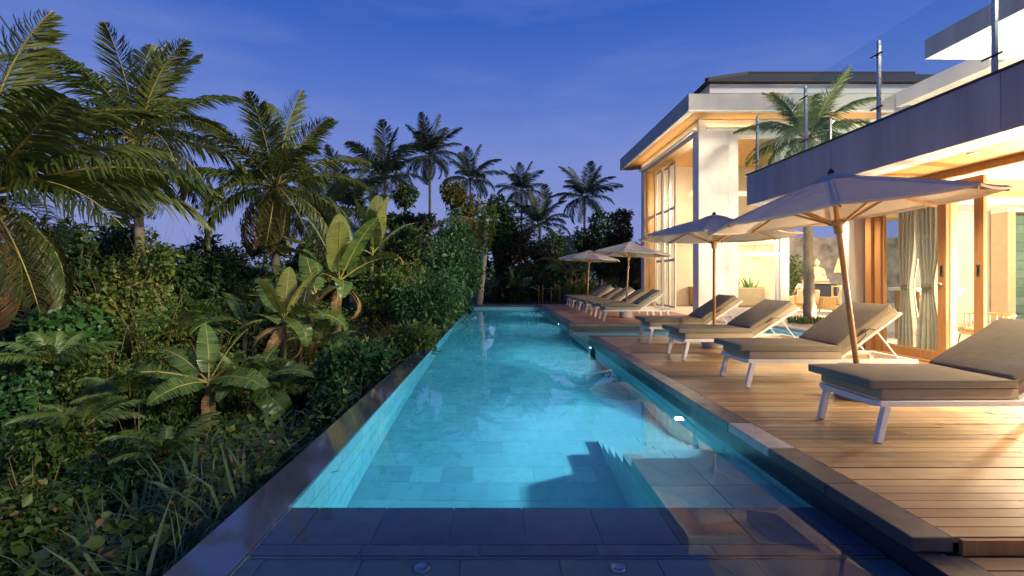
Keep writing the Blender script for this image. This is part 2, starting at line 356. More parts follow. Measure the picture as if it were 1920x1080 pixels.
# pool water: smooth, faintly rippled
m, nt, bs, out = new_mat('pool_water')
bs.inputs['Base Color'].default_value = (0.93, 0.985, 1.0, 1); bs.inputs['Transmission Weight'].default_value = 1.0
bs.inputs['IOR'].default_value = 1.33; bs.inputs['Roughness'].default_value = 0.012
n_ = noise(nt, 1.0, 3, 0.5, 'Position', (0.7, 1.9, 1.0)); bump(nt, bs, n_, 0.008, 0.02)
va = N(nt, 'ShaderNodeVolumeAbsorption'); va.inputs['Color'].default_value = (0.12, 0.88, 1.0, 1); va.inputs['Density'].default_value = 0.26
nt.links.new(va.outputs[0], out.inputs['Volume']); M['water'] = m

# ------------------------------------------------------------------ lamps
HOUSE = 7.0        # brightness of all house lamps together
WARM = (1.0, 0.80, 0.54)
def lamp(name, kind, loc, power, color=(1.0, 0.72, 0.40), radius=0.08, aim=None, angle=110, blend=0.8, parent=None):
    l = bpy.data.lights.new(name, kind); l.energy = power * (1.0 if color[2] > 0.8 else HOUSE); l.color = color; l.shadow_soft_size = radius
    o = bpy.data.objects.new(name, l); o.location = loc
    if kind == 'SPOT':
        l.spot_size = math.radians(angle); l.spot_blend = blend
        o.rotation_euler = Vector(aim).to_track_quat('-Z', 'Y').to_euler()
    return link(o, parent)


# ------------------------------------------------------------------ ground
WZ = -0.17                       # water level
def smoothstep(a, b, x): t = np.clip((x - a) / (b - a), 0, 1); return t * t * (3 - 2 * t)
def ground_z(x, y):
    x = np.asarray(x, float); y = np.asarray(y, float)
    left = -2.0 + 1.75 * smoothstep(4, 25, y) - 0.05 * np.clip(-x - 3, 0, 14) + 0.95 * smoothstep(-5.0, -1.75, x) * (1 - 0.8 * smoothstep(10, 22, y)) + 0.18 * np.sin(x * 0.9 + 1.3) * np.cos(y * 0.7) + 0.1 * np.sin(x * 2.3 + y * 1.7)
    right = -2.3 + 2.22 * smoothstep(22.6, 23.4, y) + 0 * x
    w = smoothstep(-1.75, -1.5, x)
    far = smoothstep(30, 60, np.hypot(x, y))
    z = left * (1 - w) + right * w
    return z * (1 - far) + far * (-0.3)
xs = np.concatenate([np.array([-900, -400, -200, -110, -70, -50]), np.arange(-40, -14, 1.5), np.arange(-14, 4, 0.45), np.arange(4, 40, 2.0), np.array([50, 70, 110, 200, 400, 900])])
ys = np.concatenate([np.array([-400, -100, -40, -20, -10, -5]), np.arange(-2, 28, 0.45), np.arange(28, 60, 2.5), np.array([70, 90, 130, 200, 400, 900, 1500])])
GX, GY = np.meshgrid(xs, ys); GZ = ground_z(GX, GY)
nx, ny = len(xs), len(ys)
idx = np.arange(nx * ny).reshape(ny, nx)
FA = np.stack([idx[:-1, :-1], idx[:-1, 1:], idx[1:, 1:], idx[1:, :-1]], -1).reshape(-1, 4)
g = obj('ground', np_mesh('ground', np.stack([GX, GY, GZ], -1).reshape(-1, 3), FA, True), M['soil'])
tag(g, 'dark soil sloping down beside the pool under the jungle plants', None, kind='structure')

# ------------------------------------------------------------------ pool
PX0, PX1, PY0, PY1, PZ = -1.28, 2.035, 0.6, 22.0, -1.42
pool = MB()
pool.box(-1.58, PX0 - 0.012, PY0 - 0.3, 22.9, -3.2, -0.22)                      # left wall under the wet edge
pool.box(PX0 - 0.012, PX1 + 0.14, PY1 + 0.012, 22.9, -3.2, -0.09)               # far wall
pool.box(PX0 - 0.012, PX1 + 0.14, PY0 - 0.3, 22.9, -3.2, PZ - 0.0045)            # floor slab
pool.box(PX1 + 0.012, PX1 + 0.14, PY0 - 0.3, 10.12, PZ - 0.012, -0.09)          # right wall, near
pool.box(PX1 + 0.012, PX1 + 0.14, 13.12, 22.0, PZ - 0.012, -0.09)               # right wall, far
pool.box(PX1 + 0.012, 7.4, 10.12, 13.12, PZ - 0.012, -0.66)                     # channel bed
pool.box(PX1 + 0.14, 7.4, 10.0, 10.12, -1.0, -0.09); pool.box(PX1 + 0.14, 7.4, 13.12, 13.24, -1.0, -0.09); pool.box(7.4, 7.55, 10.0, 13.24, -1.0, -0.09)
basin = pool.build('pool_basin', M['pool_tile']); tag(basin, 'long infinity pool basin lined with green stone', kind='structure')
random.seed(3)
# floor tiles: the 300 that show largest one by one, the rest joined
T = 0.3
me_t = MB().box(0.0012, T - 0.0012, 0.0012, T - 0.0012, -0.005, 0).mesh('pool_tile')
me_t.materials.append(M['pool_tile'])
rest = MB(); k = 0
y = 2.95
row = 0
while y < PY1 - 0.05:
    x = PX0 - (0.15 if row % 2 else 0.0)
    while x < PX1 - 0.02:
        x0, x1 = max(x, PX0), min(x + T, PX1)
        if x1 - x0 > 0.05:
            if y < 9.6 and x1 - x0 > T - 0.01 and k < 225:
                obj('floor_tile', me_t, None, basin, (x, y, PZ + random.uniform(0, 0.002))); k += 1
            else:
                rest.box(x0 + 0.0012, x1 - 0.0012, y + 0.0012, min(y + T, PY1) - 0.0012, PZ - 0.005, PZ + random.uniform(0, 0.002))
        x += T
    y += T; row += 1
tag(rest.build('floor_tiles_joined', M['pool_tile'], basin), kind='stuff')
# wall tiles of the left wall, the far wall, and the right walls
wt = MB(); k2 = 0
me_w = MB().box(-0.012, 0, 0.003, 0.6 - 0.003, 0.003, 0.3 - 0.003).mesh('wall_tile'); me_w.materials.append(M['pool_tile'])
for r in range(4):
    z = PZ + 0.005 + r * 0.305; y = PY0 + (0.3 if r % 2 else 0.0)
    while y < PY1 - 0.6:
        if y > 2.3 and y < 13 and k2 < 75: obj('wall_tile', me_w, None, basin, (PX0, y, z)); k2 += 1
        else: wt.box(PX0 - 0.012, PX0, y + 0.003, y + 0.597, z + 0.003, z + 0.297)
        y += 0.6
    y = PY0
    while y < PY1 - 0.6:
        if not (9.5 < y < 13.13): wt.box(PX1, PX1 + 0.012, y + 0.003, y + 0.597, z + 0.003, z + 0.297)
        y += 0.6
    x = PX0
    while x < PX1 - 0.5: wt.box(x + 0.003, x + 0.55, PY1, PY1 + 0.012, z + 0.003, z + 0.297); x += 0.553
tag(wt.build('wall_tiles_joined', M['pool_tile'], basin), kind='stuff')
ch = MB()
x = PX1
while x < 7.3:
    y = 10.12
    while y < 13.0: ch.box(x + 0.004, x + 0.46, y + 0.004, y + 0.46, -0.66, -0.648 + random.uniform(0, 0.002)); y += 0.47
    x += 0.47
tag(ch.build('channel_tiles_joined', M['pool_tile'], basin), kind='stuff')

# shallow shelf in front: two rows of large slate tiles, a slot, then the near teal shelf
shelf = MB().box(PX0, PX1, 2.43, 2.93, -1.42, -0.222).build('shelf_wall', M['pool_tile'], basin)
def tile_box(x0, x1, y0, y1, z, name, m, th=0.02, g=0.003):
    return MB().box(x0 + g, x1 - g, y0 + g, y1 - g, z - th, z).build(name, m, basin, bevel=0.002)
x = PX0 - 0.24; i = 0
while x < PX1:
    a, b = max(PX0, x), min(PX1, x + 0.42)
    tile_box(a, b, 2.53, 2.94, -0.202, 'shelf_tile', M['shelf_tile']); x += 0.42
x = PX0 - 0.05
while x < PX1:
    a, b = max(PX0, x), min(PX1, x + 0.62)
    tile_box(a, b, 2.43, 2.53, -0.202, 'shelf_tile', M['shelf_tile']); x += 0.62
MB().box(PX0, PX1, PY0, 2.405, -1.42, -0.232).build('near_shelf_wall', M['teal_tile'], basin)
x = PX0 + 0.1
tile_box(PX0, PX0 + 0.1, 1.2, 2.405, -0.212, 'shelf_tile', M['teal_tile'])
while x < PX1:
    tile_box(x, min(PX1, x + 0.5), 1.9, 2.405, -0.212, 'shelf_tile', M['teal_tile']); tile_box(x, min(PX1, x + 0.5), 1.4, 1.9, -0.212, 'shelf_tile', M['teal_tile']); x += 0.5
# steps along the right wall
SX = 1.14
for i, z in enumerate((-0.42, -0.60, -0.78, -0.96, -1.14, -1.30)):
    y0 = 2.945 if i == 0 else 3.95 + 0.27 * (i - 1); y1 = 3.95 if i == 0 else y0 + 0.27
    st = MB().box(SX, PX1 - 0.001, y0, y1, PZ + 0.003, z - 0.02).build('step', M['pool_tile'], basin)
    x = SX - 0.01
    while x < PX1 - 0.05:
        if i == 0:
            for q in range(2): MB().box(x + 0.003, min(x + 0.45, PX1) - 0.003, y0 + q * 0.5 + 0.003, y0 + q * 0.5 + 0.497, z - 0.02, z).build('step_tile', M['pool_tile'], st)
        else: MB().box(x + 0.003, min(x + 0.45, PX1) - 0.003, y0 - 0.008, y1 - 0.012, z - 0.02, z).build('step_tile', M['pool_tile'], st)
        x += 0.45
# wet infinity edge, laid in slabs
y = PY0; i = 0
while y < 22.8:
    L = min(0.62, 22.9 - y)
    MB().box(-1.585, PX0 - 0.004, y + 0.0006, y + L - 0.0006, -0.235, WZ + 0.006).build('edge_slab', M['wet_stone'], basin); y += L
# far edge stones
x = -1.25
while x < 1.95:
    L = min(0.6, 2.0 - x); MB().box(x + 0.003, x + L - 0.003, 22.0 - 0.03, 22.55, -0.09, -0.005).build('end_coping_stone', M['coping'], basin, bevel=0.006); x += L
# water: one closed body that fills the basin and the side channel
ol = [(-1.288, PY0 - 0.1), (PX1 + 0.012, PY0 - 0.1), (PX1 + 0.012, 10.11), (7.41, 10.11), (7.41, 13.13), (PX1 + 0.012, 13.13), (PX1 + 0.012, 22.015), (-1.288, 22.015)]
nn = len(ol)
wm = MB().add([(x, y, WZ) for x, y in ol] + [(x, y, PZ - 0.05) for x, y in ol], [tuple(range(nn)), tuple(range(2 * nn - 1, nn - 1, -1))] + [(i, i + nn, (i + 1) % nn + nn, (i + 1) % nn) for i in range(nn)])
tag(wm.build('pool_water', M['water']), 'still blue pool water lit from below', kind='structure')

# pool lights in the right wall, facing across
for i, (yy, lab) in enumerate(((5.1, 'nearest round lamp in the pool wall, beside the underwater steps'), (10.0, 'round pool wall lamp just before the side channel'),
                  (15.05, 'round pool wall lamp below the far deck'), (20.2, 'farthest round pool wall lamp near the end of the pool'))):
    t = empty('pool_light', (PX1, yy, -0.52)); tag(t, lab, 'pool light', 'lamps set in the right pool wall')
    lens = MB().lathe([(0.001, 0.0), (0.03, 0.0), (0.042, -0.006), (0.046, -0.02)], 20).build('lens', M['lens_pool'], t, True, rot=(0, math.radians(-90), 0), loc=(-0.035, 0, 0))
    MB().lathe([(0.048, -0.02), (0.080, -0.012), (0.092, -0.03), (0.092, -0.036)], 24).build('bezel', M['steel'], t, True, rot=(0, math.radians(-90), 0), loc=(-0.032, 0, 0))
    lamp('pool_lamp', 'SPOT', (-0.055, 0, 0), (340, 240, 200, 160)[i], (0.40, 0.80, 1.0), 0.035, (-1, 0, -0.16), 172, 0.5, t)
t = empty('channel_light', (7.4, 11.6, -0.42)); tag(t, 'round lamp in the end wall of the side channel', 'pool light')
MB().lathe([(0.001, 0.0), (0.04, 0.0), (0.055, -0.006), (0.06, -0.02)], 16).build('lens', M['lens_pool'], t, True, rot=(0, math.radians(-90), 0), loc=(-0.02, 0, 0))
lamp('channel_lamp', 'SPOT', (-0.08, 0, 0), 1300, (0.34, 0.86, 1.0), 0.05, (-1, 0, -0.03), 165, 0.5, t)
for px in (790, 1158):
    p = P(px, 1072, 2.335)
    t = empty('pool_jet', (p.x, 2.335, -0.212)); tag(t, 'round white jet cap in the near shelf, %s of two' % ('left' if px < 900 else 'right'), 'pool jet')
    MB().lathe([(0.026, 0.0), (0.045, 0.0), (0.045, 0.006), (0.03, 0.010), (0.026, 0.008)], 24).build('ring', M['steel'], t, True)
    MB().lathe([(0.001, 0.0), (0.026, 0.0), (0.026, 0.005), (0.012, 0.007), (0.001, 0.007)], 18).build('nozzle', M['steel'], t, True)

# ------------------------------------------------------------------ decks
DX0 = 2.008; DX1 = 2.21
deck = MB().box(DX0 + 0.14, 6.44, 2.28, 10.28, -2.3, -0.075).build('near_deck', M['dark']); tag(deck, 'near timber deck beside the pool with sun loungers', kind='structure')
random.seed(8)
PW = 0.093
y = 2.275; r = 0
while y < 10.07:
    cuts = [DX1 + 0.004]; x = DX1 + random.uniform(0.7, 2.4)
    while x < 6.0: cuts.append(x); x += random.uniform(1.8, 2.6)
    cuts.append(6.42)
    for a, b in zip(cuts[:-1], cuts[1:]):
        dz = random.uniform(-0.002, 0.002)
        MB().box(a + 0.0015, b - 0.0015, y + 0.0035, y + PW - 0.0035, -0.033, -0.004 + dz).build('plank', M['plank'], deck)
    y += PW; r += 1
y = 1.2
low = MB().box(DX0 + 0.19, 6.44, 0.6, 2.26, -2.3, -0.15).build('lower_deck', M['dark']); tag(low, 'lower timber strip one small step below the near deck', kind='structure')
while y < 2.2:
    MB().box(DX1 + 0.03, 6.42, y + 0.004, y + PW * 1.12 - 0.004, -0.11, -0.082 + random.uniform(-0.002, 0.002)).build('plank', M['plank'], low); y += PW * 1.12
MB().box(DX1 + 0.03, 6.42, 2.252, 2.272, -0.082, -0.008).build('riser_board', M['door_wood'], low)
def coping_run(x0, x1, y0, y1, z0, z1, L, parent, along='y', pale=()):
    a, b = (y0, y1) if along == 'y' else (x0, x1); i = 0; p = a
    while p < b - 0.03:
        q = min(b, p + L)
        if b - q < 0.15: q = b
        mb = MB().box(x0, x1, p + 0.0025, q - 0.0025, z0, z1) if along == 'y' else MB().box(p + 0.0025, q - 0.0025, y0, y1, z0, z1)
        mb.build('coping_stone', M['coping_pale'] if i in pale else M['coping'], parent, bevel=0.005); p = q; i += 1
coping_run(DX0, DX1, 2.263, 10.30, -0.072, 0.0, 0.60, deck, 'y', (2,))
coping_run(DX1 + 0.003, 6.42, 10.09, 10.30, -0.072, 0.0, 0.60, deck, 'x')
coping_run(DX0 + 0.045, DX1 + 0.025, 0.7, 2.255, -0.148, -0.078, 0.75, low)
MB().box(DX0 + 0.01, DX0 + 0.13, 0.7, 10.28, -0.26, -0.074).build('edge_wall', M['band'], deck)

fdeck = MB().box(DX0 + 0.14, 6.60, 13.0, 22.9, -2.3, -0.075).build('far_deck', M['dark']); tag(fdeck, 'far timber deck beyond the side channel', kind='structure')
fp = MB(); y = 13.15
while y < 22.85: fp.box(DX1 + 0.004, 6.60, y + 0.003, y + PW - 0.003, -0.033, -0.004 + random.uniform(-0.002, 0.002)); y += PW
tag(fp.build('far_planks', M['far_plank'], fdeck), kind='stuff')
coping_run(DX0, DX1, 12.94, 22.6, -0.072, 0.0, 0.60, fdeck)
coping_run(DX1 + 0.003, 6.6, 12.94, 13.145, -0.072, 0.0, 0.60, fdeck, 'x')
MB().box(DX0 + 0.01, DX0 + 0.13, 12.97, 22.6, -0.26, -0.074).build('edge_wall', M['band'], fdeck)
MB().box(DX0 + 0.13, 6.6, 12.97, 13.09, -0.26, -0.074).build('edge_wall', M['band'], fdeck)
court = MB().box(6.60, 30, 13.15, 26, -2.3, -0.01).box(7.56, 30, 8.6, 13.15, -2.3, -0.01).box(6.44, 30, 0.3, 10.0, -2.3, -0.012).build('stone_floor', M['floor'])
tag(court, 'pale stone floor of the villa and its courtyard', kind='structure')

# ------------------------------------------------------------------ near villa wing: balcony, soffit, doors
villa = empty('villa_wing', (0, 0, 0)); tag(villa, 'near villa wing with a grey balcony band over open timber doors', 'building')
BX, BY1, BZ0, BZ1 = 5.18, 9.70, 2.75, 3.37
MB().box(BX + 0.02, BX + 0.22, -9, BY1 - 0.02, BZ0 + 0.004, BZ1 - 0.004).build('band_core', M['concrete'], villa)
yy = BY1
while yy > -9:
    MB().box(BX, BX + 0.019, max(-9, yy - 2.44) + 0.003, yy - 0.003 if yy < BY1 else yy, BZ0, BZ1).build('balcony_band', M['concrete'], villa, bevel=0.003); yy -= 2.44
MB().box(BX + 0.22, 16, BY1 - 0.22, BY1 - 0.002, BZ0, BZ1).build('balcony_band', M['concrete'], villa, bevel=0.006)
MB().box(BX + 0.22, 16, -9, BY1 - 0.22, 2.92, BZ1 - 0.03).build('balcony_slab', M['white'], villa)
MB().box(BX - 0.012, BX + 0.10, -9, BY1 + 0.012, BZ1 + 0.001, BZ1 + 0.028).build('edge_trim', M['dark'], villa)
MB().box(BX + 0.10, 12, BY1 - 0.10, BY1 + 0.012, BZ1 + 0.001, BZ1 + 0.028).build('edge_trim', M['dark'], villa)
MB().box(BX + 0.222, BX + 0.40, -9, BY1 - 0.222, BZ0 + 0.004, BZ0 + 0.05).build('soffit_border', M['white'], villa)
random.seed(5)
for k in range(8):      # timber boards of the soffit, running along the house
    x = BX + 0.402 + k * 0.115
    MB().box(x + 0.002, x + 0.113, -9, BY1 - 0.225, BZ0 + 0.012, BZ0 + 0.03).build('soffit_board', M['soffit'], villa)
MB().box(6.33, 6.42, -1.5, 8.15, 2.66, 2.90).build('header_beam', M['door_wood'], villa)
MB().box(6.425, 16, -1.5, 7.4, 2.80, 2.915).build('room_ceiling', M['white'], villa)
for k in range(10):
    MB().box(6.43, 16, 7.41 + k * 0.13, 7.41 + k * 0.13 + 0.122, 2.76, 2.79).build('ceiling_board', M['soffit_x'], villa)
MB().box(6.18, 6.48, 8.22, 8.40, 0.0, 2.76).build('end_pier', M['fascia'], villa, bevel=0.006)
MB().box(6.485, 6.52, 8.17, 8.215, 0.0, 2.75).build('pier_trim', M['white_metal'], villa)
# back of the room
MB().box(16, 16.2, -1.5, 14, 0.0, 3.4).build('room_wall', M['white'], villa)
MB().box(12.3, 16, 13.6, 13.8, 0.0, 3.6).build('room_wall', M['white'], villa)
MB().box(6.6, 16, -1.7, -1.5, 0.0, 3.4).build('room_wall', M['white'], villa)
MB().box(9.0, 16, 8.72, 13.6, 3.2, 3.37).build('room_ceiling', M['white'], villa)
# door frames and leaves along x = 6.5
def dpx(px, X=6.5): return X * F / (px - CX)
def post(y0, y1, x0, x1, name='door_post', m=None, z1=2.66, parent=villa):
    return MB().box(x0, x1, y0, y1, 0.0, z1).build(name, m or M['door_wood'], parent, bevel=0.004)
post(8.04, 8.165, 6.42, 6.56); post(7.90, 8.035, 6.47, 6.58)
def leaf(y0, y1, x, name='sliding_door'):
    """a glazed sliding leaf: stiles, rails, pane"""
    e = empty(name, (0, 0, 0)); e.parent = villa
    s = 0.13
    MB().box(x, x + 0.05, y0, y0 + s, 0.03, 2.66).build('stile', M['door_wood'], e, bevel=0.003)
    MB().box(x, x + 0.05, y1 - s, y1, 0.03, 2.66).build('stile', M['door_wood'], e, bevel=0.003)
    MB().box(x + 0.003, x + 0.047, y0 + s, y1 - s, 0.03, 0.16).build('bottom_rail', M['door_wood'], e)
    MB().box(x + 0.003, x + 0.047, y0 + s, y1 - s, 2.52, 2.66).build('top_rail', M['door_wood'], e)
    MB().box(x + 0.02, x + 0.028, y0 + s, y1 - s, 0.16, 2.52).build('pane', M['glass'], e)
    return e
l1 = leaf(6.78, 8.0, 6.50)
l2 = leaf(6.34, 8.10, 6.585)
for (lf, yy, xx) in ((l1, 6.845, 6.495), (l2, 6.405, 6.58)):
    MB().box(xx - 0.004, xx + 0.004, yy - 0.022, yy + 0.022, 1.28, 1.44).build('handle_plate', M['steel'], lf, bevel=0.002)
    MB().box(xx - 0.006, xx - 0.0045, yy - 0.010, yy + 0.010, 1.31, 1.41).build('handle_recess', M['black'], lf)
MB().lathe([(0.001, 0.0), (0.02, 0.0), (0.028, 0.02), (0.02, 0.045), (0.001, 0.05)], 16).build('lock_knob', M['steel'], l1, True, loc=(6.495, 6.845, 1.17), rot=(0, math.radians(-90), 0))
MB().box(6.40, 6.66, 6.3, 8.2, -0.008, 0.028).build('door_sill', M['door_wood'], villa)

# railing on the balcony
def rail_post(x, y, along):
    p = MB().box(x - 0.02, x + 0.02, y - 0.02, y + 0.02, BZ1 + 0.03, BZ1 + 1.15).build('railing_post', M['steel'], villa, bevel=0.003)
    for z in (BZ1 + 0.22, BZ1 + 0.95):
        d = Vector((0, 0.10, 0)) if along == 'y' else Vector((0.10, 0, 0))
        c = Vector((x, y, z)) + (Vector((-0.032, 0, 0)) if along == 'y' else Vector((0, 0.032, 0)))
        MB().tube([c - d, c + d], 0.013, 8).build('clamp', M['black'], p, True)
posts_y = [9.45, 7.98, 6.45, 4.95, 3.4, 1.9]
for yy in posts_y: rail_post(BX + 0.08, yy, 'y')
for a, b in zip(posts_y[:-1], posts_y[1:]):
    MB().box(BX + 0.040, BX + 0.052, b + 0.03, a - 0.03, BZ1 + 0.06, BZ1 + 1.18).build('railing_pane', M['rail_glass'], villa)
posts_x = [6.84, 8.4, 9.9]
for xx in posts_x: rail_post(xx, 9.6, 'x')
for a, b in zip([BX + 0.12] + posts_x[:-1], posts_x):
    MB().box(a + 0.03, b - 0.03, 9.635, 9.647, BZ1 + 0.06, BZ1 + 1.18).build('railing_pane', M['rail_glass'], villa)

# upper storey: open roof frame, parapet of the right wing
upper = empty('upper_storey', (0, 0, 0)); tag(upper, 'set-back upper storey with an open white roof frame above the glass railing', 'building')
UX, UZ0, UZ1, UY1 = 9.5, 6.1, 6.53, 10.4
MB().box(UX, UX + 0.37, -9, UY1, UZ0, UZ1).build('roof_beam', M['concrete'], upper, bevel=0.005)
MB().box(UX + 0.372, 18, 9.2, UY1 - 0.002, UZ0 + 0.001, UZ1 - 0.002).build('roof_beam', M['white'], upper)
MB().box(UX + 0.372, 18, -9, 6.2, UZ0 + 0.001, UZ1 - 0.002).build('roof_slab', M['white'], upper)
MB().box(10.9, 11.1, -9, 6.2, BZ1, UZ0).build('upper_wall', M['white'], upper)
wing = empty('right_wing', (0, 0, 0)); tag(wing, 'right wing whose cream roof band runs towards the hall above the railing', 'building')
MB().box(12.4, 12.6, 6.3, 14.55, 6.56, 7.0).build('roof_band', M['white'], wing)
MB().box(12.602, 19, 6.3, 14.55, 6.62, 6.72).build('soffit', M['white'], wing)
MB().box(13.3, 13.5, 6.3, 14.6, 3.4, 6.62).build('wall', M['white'], wing)

# ------------------------------------------------------------------ hall: double-height pavilion
hall = empty('double_height_hall', (0, 0, 0)); tag(hall, 'tall cream pavilion with flat overhanging roof and double-height glazing', 'building')
HX, HY, HZ = 6.65, 15.4, 6.47
RX, RY = 5.99, 14.6
roof = MB().box(RX, 12.39, RY, 22.67, 6.50, 7.0).build('roof_slab', M['fascia'], hall, bevel=0.008)
MB().box(RX + 0.004, RX + 0.12, RY + 0.004, 22.66, 6.455, 6.499).build('soffit_edge', M['white'], hall)
MB().box(RX + 0.121, 12.39, RY + 0.004, RY + 0.12, 6.455, 6.499).build('soffit_edge', M['white'], hall)
for k in range(4):
    x = RX + 0.122 + k * 0.13; MB().box(x + 0.003, x + 0.127, RY + 0.122, 22.66, 6.468, 6.495).build('soffit_board', M['soffit'], hall)
for k in range(5):
    yy = RY + 0.122 + k * 0.13; MB().box(RX + 0.65, 12.39, yy + 0.003, yy + 0.127, 6.466, 6.493).build('soffit_board', M['soffit_x'], hall)
# front wall: pier, window surround, wall over the passage
MB().box(HX, 7.62, HY, HY + 0.46, 0, 6.465).build('front_pier', M['white'], hall, bevel=0.008)
MB().box(7.62, 9.62, HY, HY + 0.3, 5.95, 6.464).build('front_wall', M['white'], hall)
MB().box(9.62, 12.4, HY, HY + 0.3, 3.3, 6.463).build('front_wall', M['white'], hall)
MB().box(9.62, 14, HY + 0.3, 18.4, 3.3, 3.4).build('passage_ceiling', M['soffit_x'], hall)
MB().box(7.62, 9.34, HY, HY + 0.3, 0, 0.22).build('window_plinth', M['white'], hall)
def casing(x0, x1, z0, z1, y, w=0.09):
    e = empty('window', (0, 0, 0)); e.parent = hall
    MB().box(x0, x0 + w, y, y + 0.12, z0, z1).build('frame', M['white_metal'], e); MB().box(x1 - w, x1, y, y + 0.12, z0, z1).build('frame', M['white_metal'], e)
    MB().box(x0 + w, x1 - w, y + 0.001, y + 0.119, z0, z0 + w).build('frame', M['white_metal'], e); MB().box(x0 + w, x1 - w, y + 0.001, y + 0.119, z1 - w, z1).build('frame', M['white_metal'], e)
    MB().box(x0 + w, x1 - w, y + 0.05, y + 0.058, z0 + w, z1 - w).build('pane', M['glass'], e)
for z0, z1 in ((0.22, 2.05), (2.05, 4.05), (4.05, 5.95)):
    casing(7.94, 9.34, z0, z1, HY + 0.1, 0.06)
    for q in range(3): MB().box(7.622 + q * 0.106, 7.622 + q * 0.106 + 0.102, HY + 0.03 * q, HY + 0.28, z0 + 0.002, z1 - 0.002).build('reveal_strip', M['white_metal'], hall)
for z in (2.05, 4.05): MB().box(7.62, 9.34, HY + 0.012, HY + 0.09, z - 0.07, z + 0.07).build('transom', M['white_metal'], hall)
MB().box(9.34, 9.62, HY, HY + 0.3, 0, 5.949).build('window_post', M['white_metal'], hall)
# left wall round the big opening
MB().box(HX, HX + 0.25, HY + 0.462, 21.5, 6.02, 6.462).build('left_lintel', M['white'], hall)
MB().box(HX, HX + 0.35, 21.10, 21.5, 0, 6.019).build('left_pier', M['white'], hall)
for k in range(4): MB().box(HX + 0.02 + k * 0.12, HX + 0.02 + k * 0.12 + 0.116, HY + 0.463, 21.08, 5.985, 6.012).build('lining_board', M['soffit'], hall)
for k in range(4): MB().box(HX + 0.02 + k * 0.12, HX + 0.02 + k * 0.12 + 0.116, 21.07, 21.095, 0.03, 5.98).build('lining_board', M['door_wood'] if False else M['soffit'], hall)
GXp = 7.16
for n_, yy in enumerate((21.0, 20.25, 19.5)):      # glazed leaves folded to the back half
    e = empty('glazed_leaf', (0, 0, 0)); e.parent = hall; x0 = GXp + 0.07 * (n_ % 2); w = 0.085; y0, y1 = yy - 0.72, yy
    for a in (y0, y1 - w): MB().box(x0, x0 + 0.05, a, a + w, 0.04, 5.96).build('stile', M['white_metal'], e)
    for z in (0.04, 1.95, 4.05, 5.86): MB().box(x0 + 0.002, x0 + 0.048, y0 + w, y1 - w, z, z + 0.1).build('rail', M['white_metal'], e)
    MB().box(x0 + 0.02, x0 + 0.028, y0 + w, y1 - w, 0.14, 5.86).build('pane', M['glass'], e)
# inside: back walls, ceiling, mezzanine
MB().box(7.0, 13.25, 21.5, 21.7, 0, 6.46).build('back_wall', M['beige'], hall)
MB().box(12.2, 12.38, 15.72, 21.5, 3.41, 6.46).build('inner_wall', M['white'], hall)
MB().box(7.25, 12.19, 15.9, 21.48, 6.36, 6.45).build('hall_ceiling', M['soffit'], hall)
MB().box(7.6, 12.1, 19.6, 21.48, 2.75, 3.05).build('mezzanine', M['white'], hall)
MB().box(7.6, 7.64, 19.6, 21.48, 3.05, 3.9).build('mezzanine_rail', M['rail_glass'], hall)
# hipped dark roof behind
hip = empty('hipped_roof', (0, 0, 0)); tag(hip, 'dark shingled hipped roof with a cream eave board behind the flat roof', 'roof')
MB().box(8.1, 21.8, 17.8, 26, 8.28, 8.62).build('eave_board', M['white'], hip)
e0, e1 = 8.68, 10.8
hv = [(7.9, 17.6, e0), (22, 17.6, e0), (22, 26.2, e0), (7.9, 26.2, e0), (11.7, 21.9, e1), (19.5, 21.9, e1), (7.9, 17.6, e0 - 0.04), (22, 17.6, e0 - 0.04), (22, 26.2, e0 - 0.04), (7.9, 26.2, e0 - 0.04)]
MB().add(hv, [(0, 1, 5, 4), (1, 2, 5), (2, 3, 4, 5), (3, 0, 4), (0, 6, 7, 1), (1, 7, 8, 2), (2, 8, 9, 3), (3, 9, 6, 0), (6, 9, 8, 7)]).build('shingles', M['roof'], hip)
MB().tube([(7.9, 17.6, e0 + .02), (11.7, 21.9, e1 + 0.02), (19.5, 21.9, e1 + 0.02)], 0.08, 6).build('ridge_cap', M['roof'], hip)
MB().box(8.6, 21.2, 18.4, 25.6, 7.0, 8.28).build('attic_wall', M['white'], hip)

# ------------------------------------------------------------------ lamps of the house
def downlight(x, y, z, power, label, ang=125):
    t = empty('downlight', (x, y, z)); tag(t, label, 'downlight', 'recessed ceiling lamps of the villa')
    MB().lathe([(0.001, 0), (0.035, 0), (0.036, 0.004), (0.001, 0.006)], 16).build('lens', M['lens_warm'], t, True, loc=(0, 0, -0.004))
    MB().lathe([(0.037, 0), (0.055, 0), (0.055, 0.008), (0.037, 0.008)], 20).build('rim', M['white_metal'], t, True, loc=(0, 0, -0.007))
    lamp('downlight_lamp', 'SPOT', (0, 0, -0.03), power, WARM, 0.05, (0, 0, -1), ang, 0.9, t)
downlight(5.75, 5.66, 2.757, 62, 'round lamp in the timber soffit, nearer of the two above the doors')
downlight(5.75, 8.3, 2.757, 48, 'round lamp in the timber soffit, behind the near parasol')
downlight(5.75, 3.0, 2.757, 105, 'round lamp in the timber soffit over the nearest lounger')
downlight(8.8, 8.35, 2.755, 60, 'round lamp in the room ceiling right of the parasol tip')

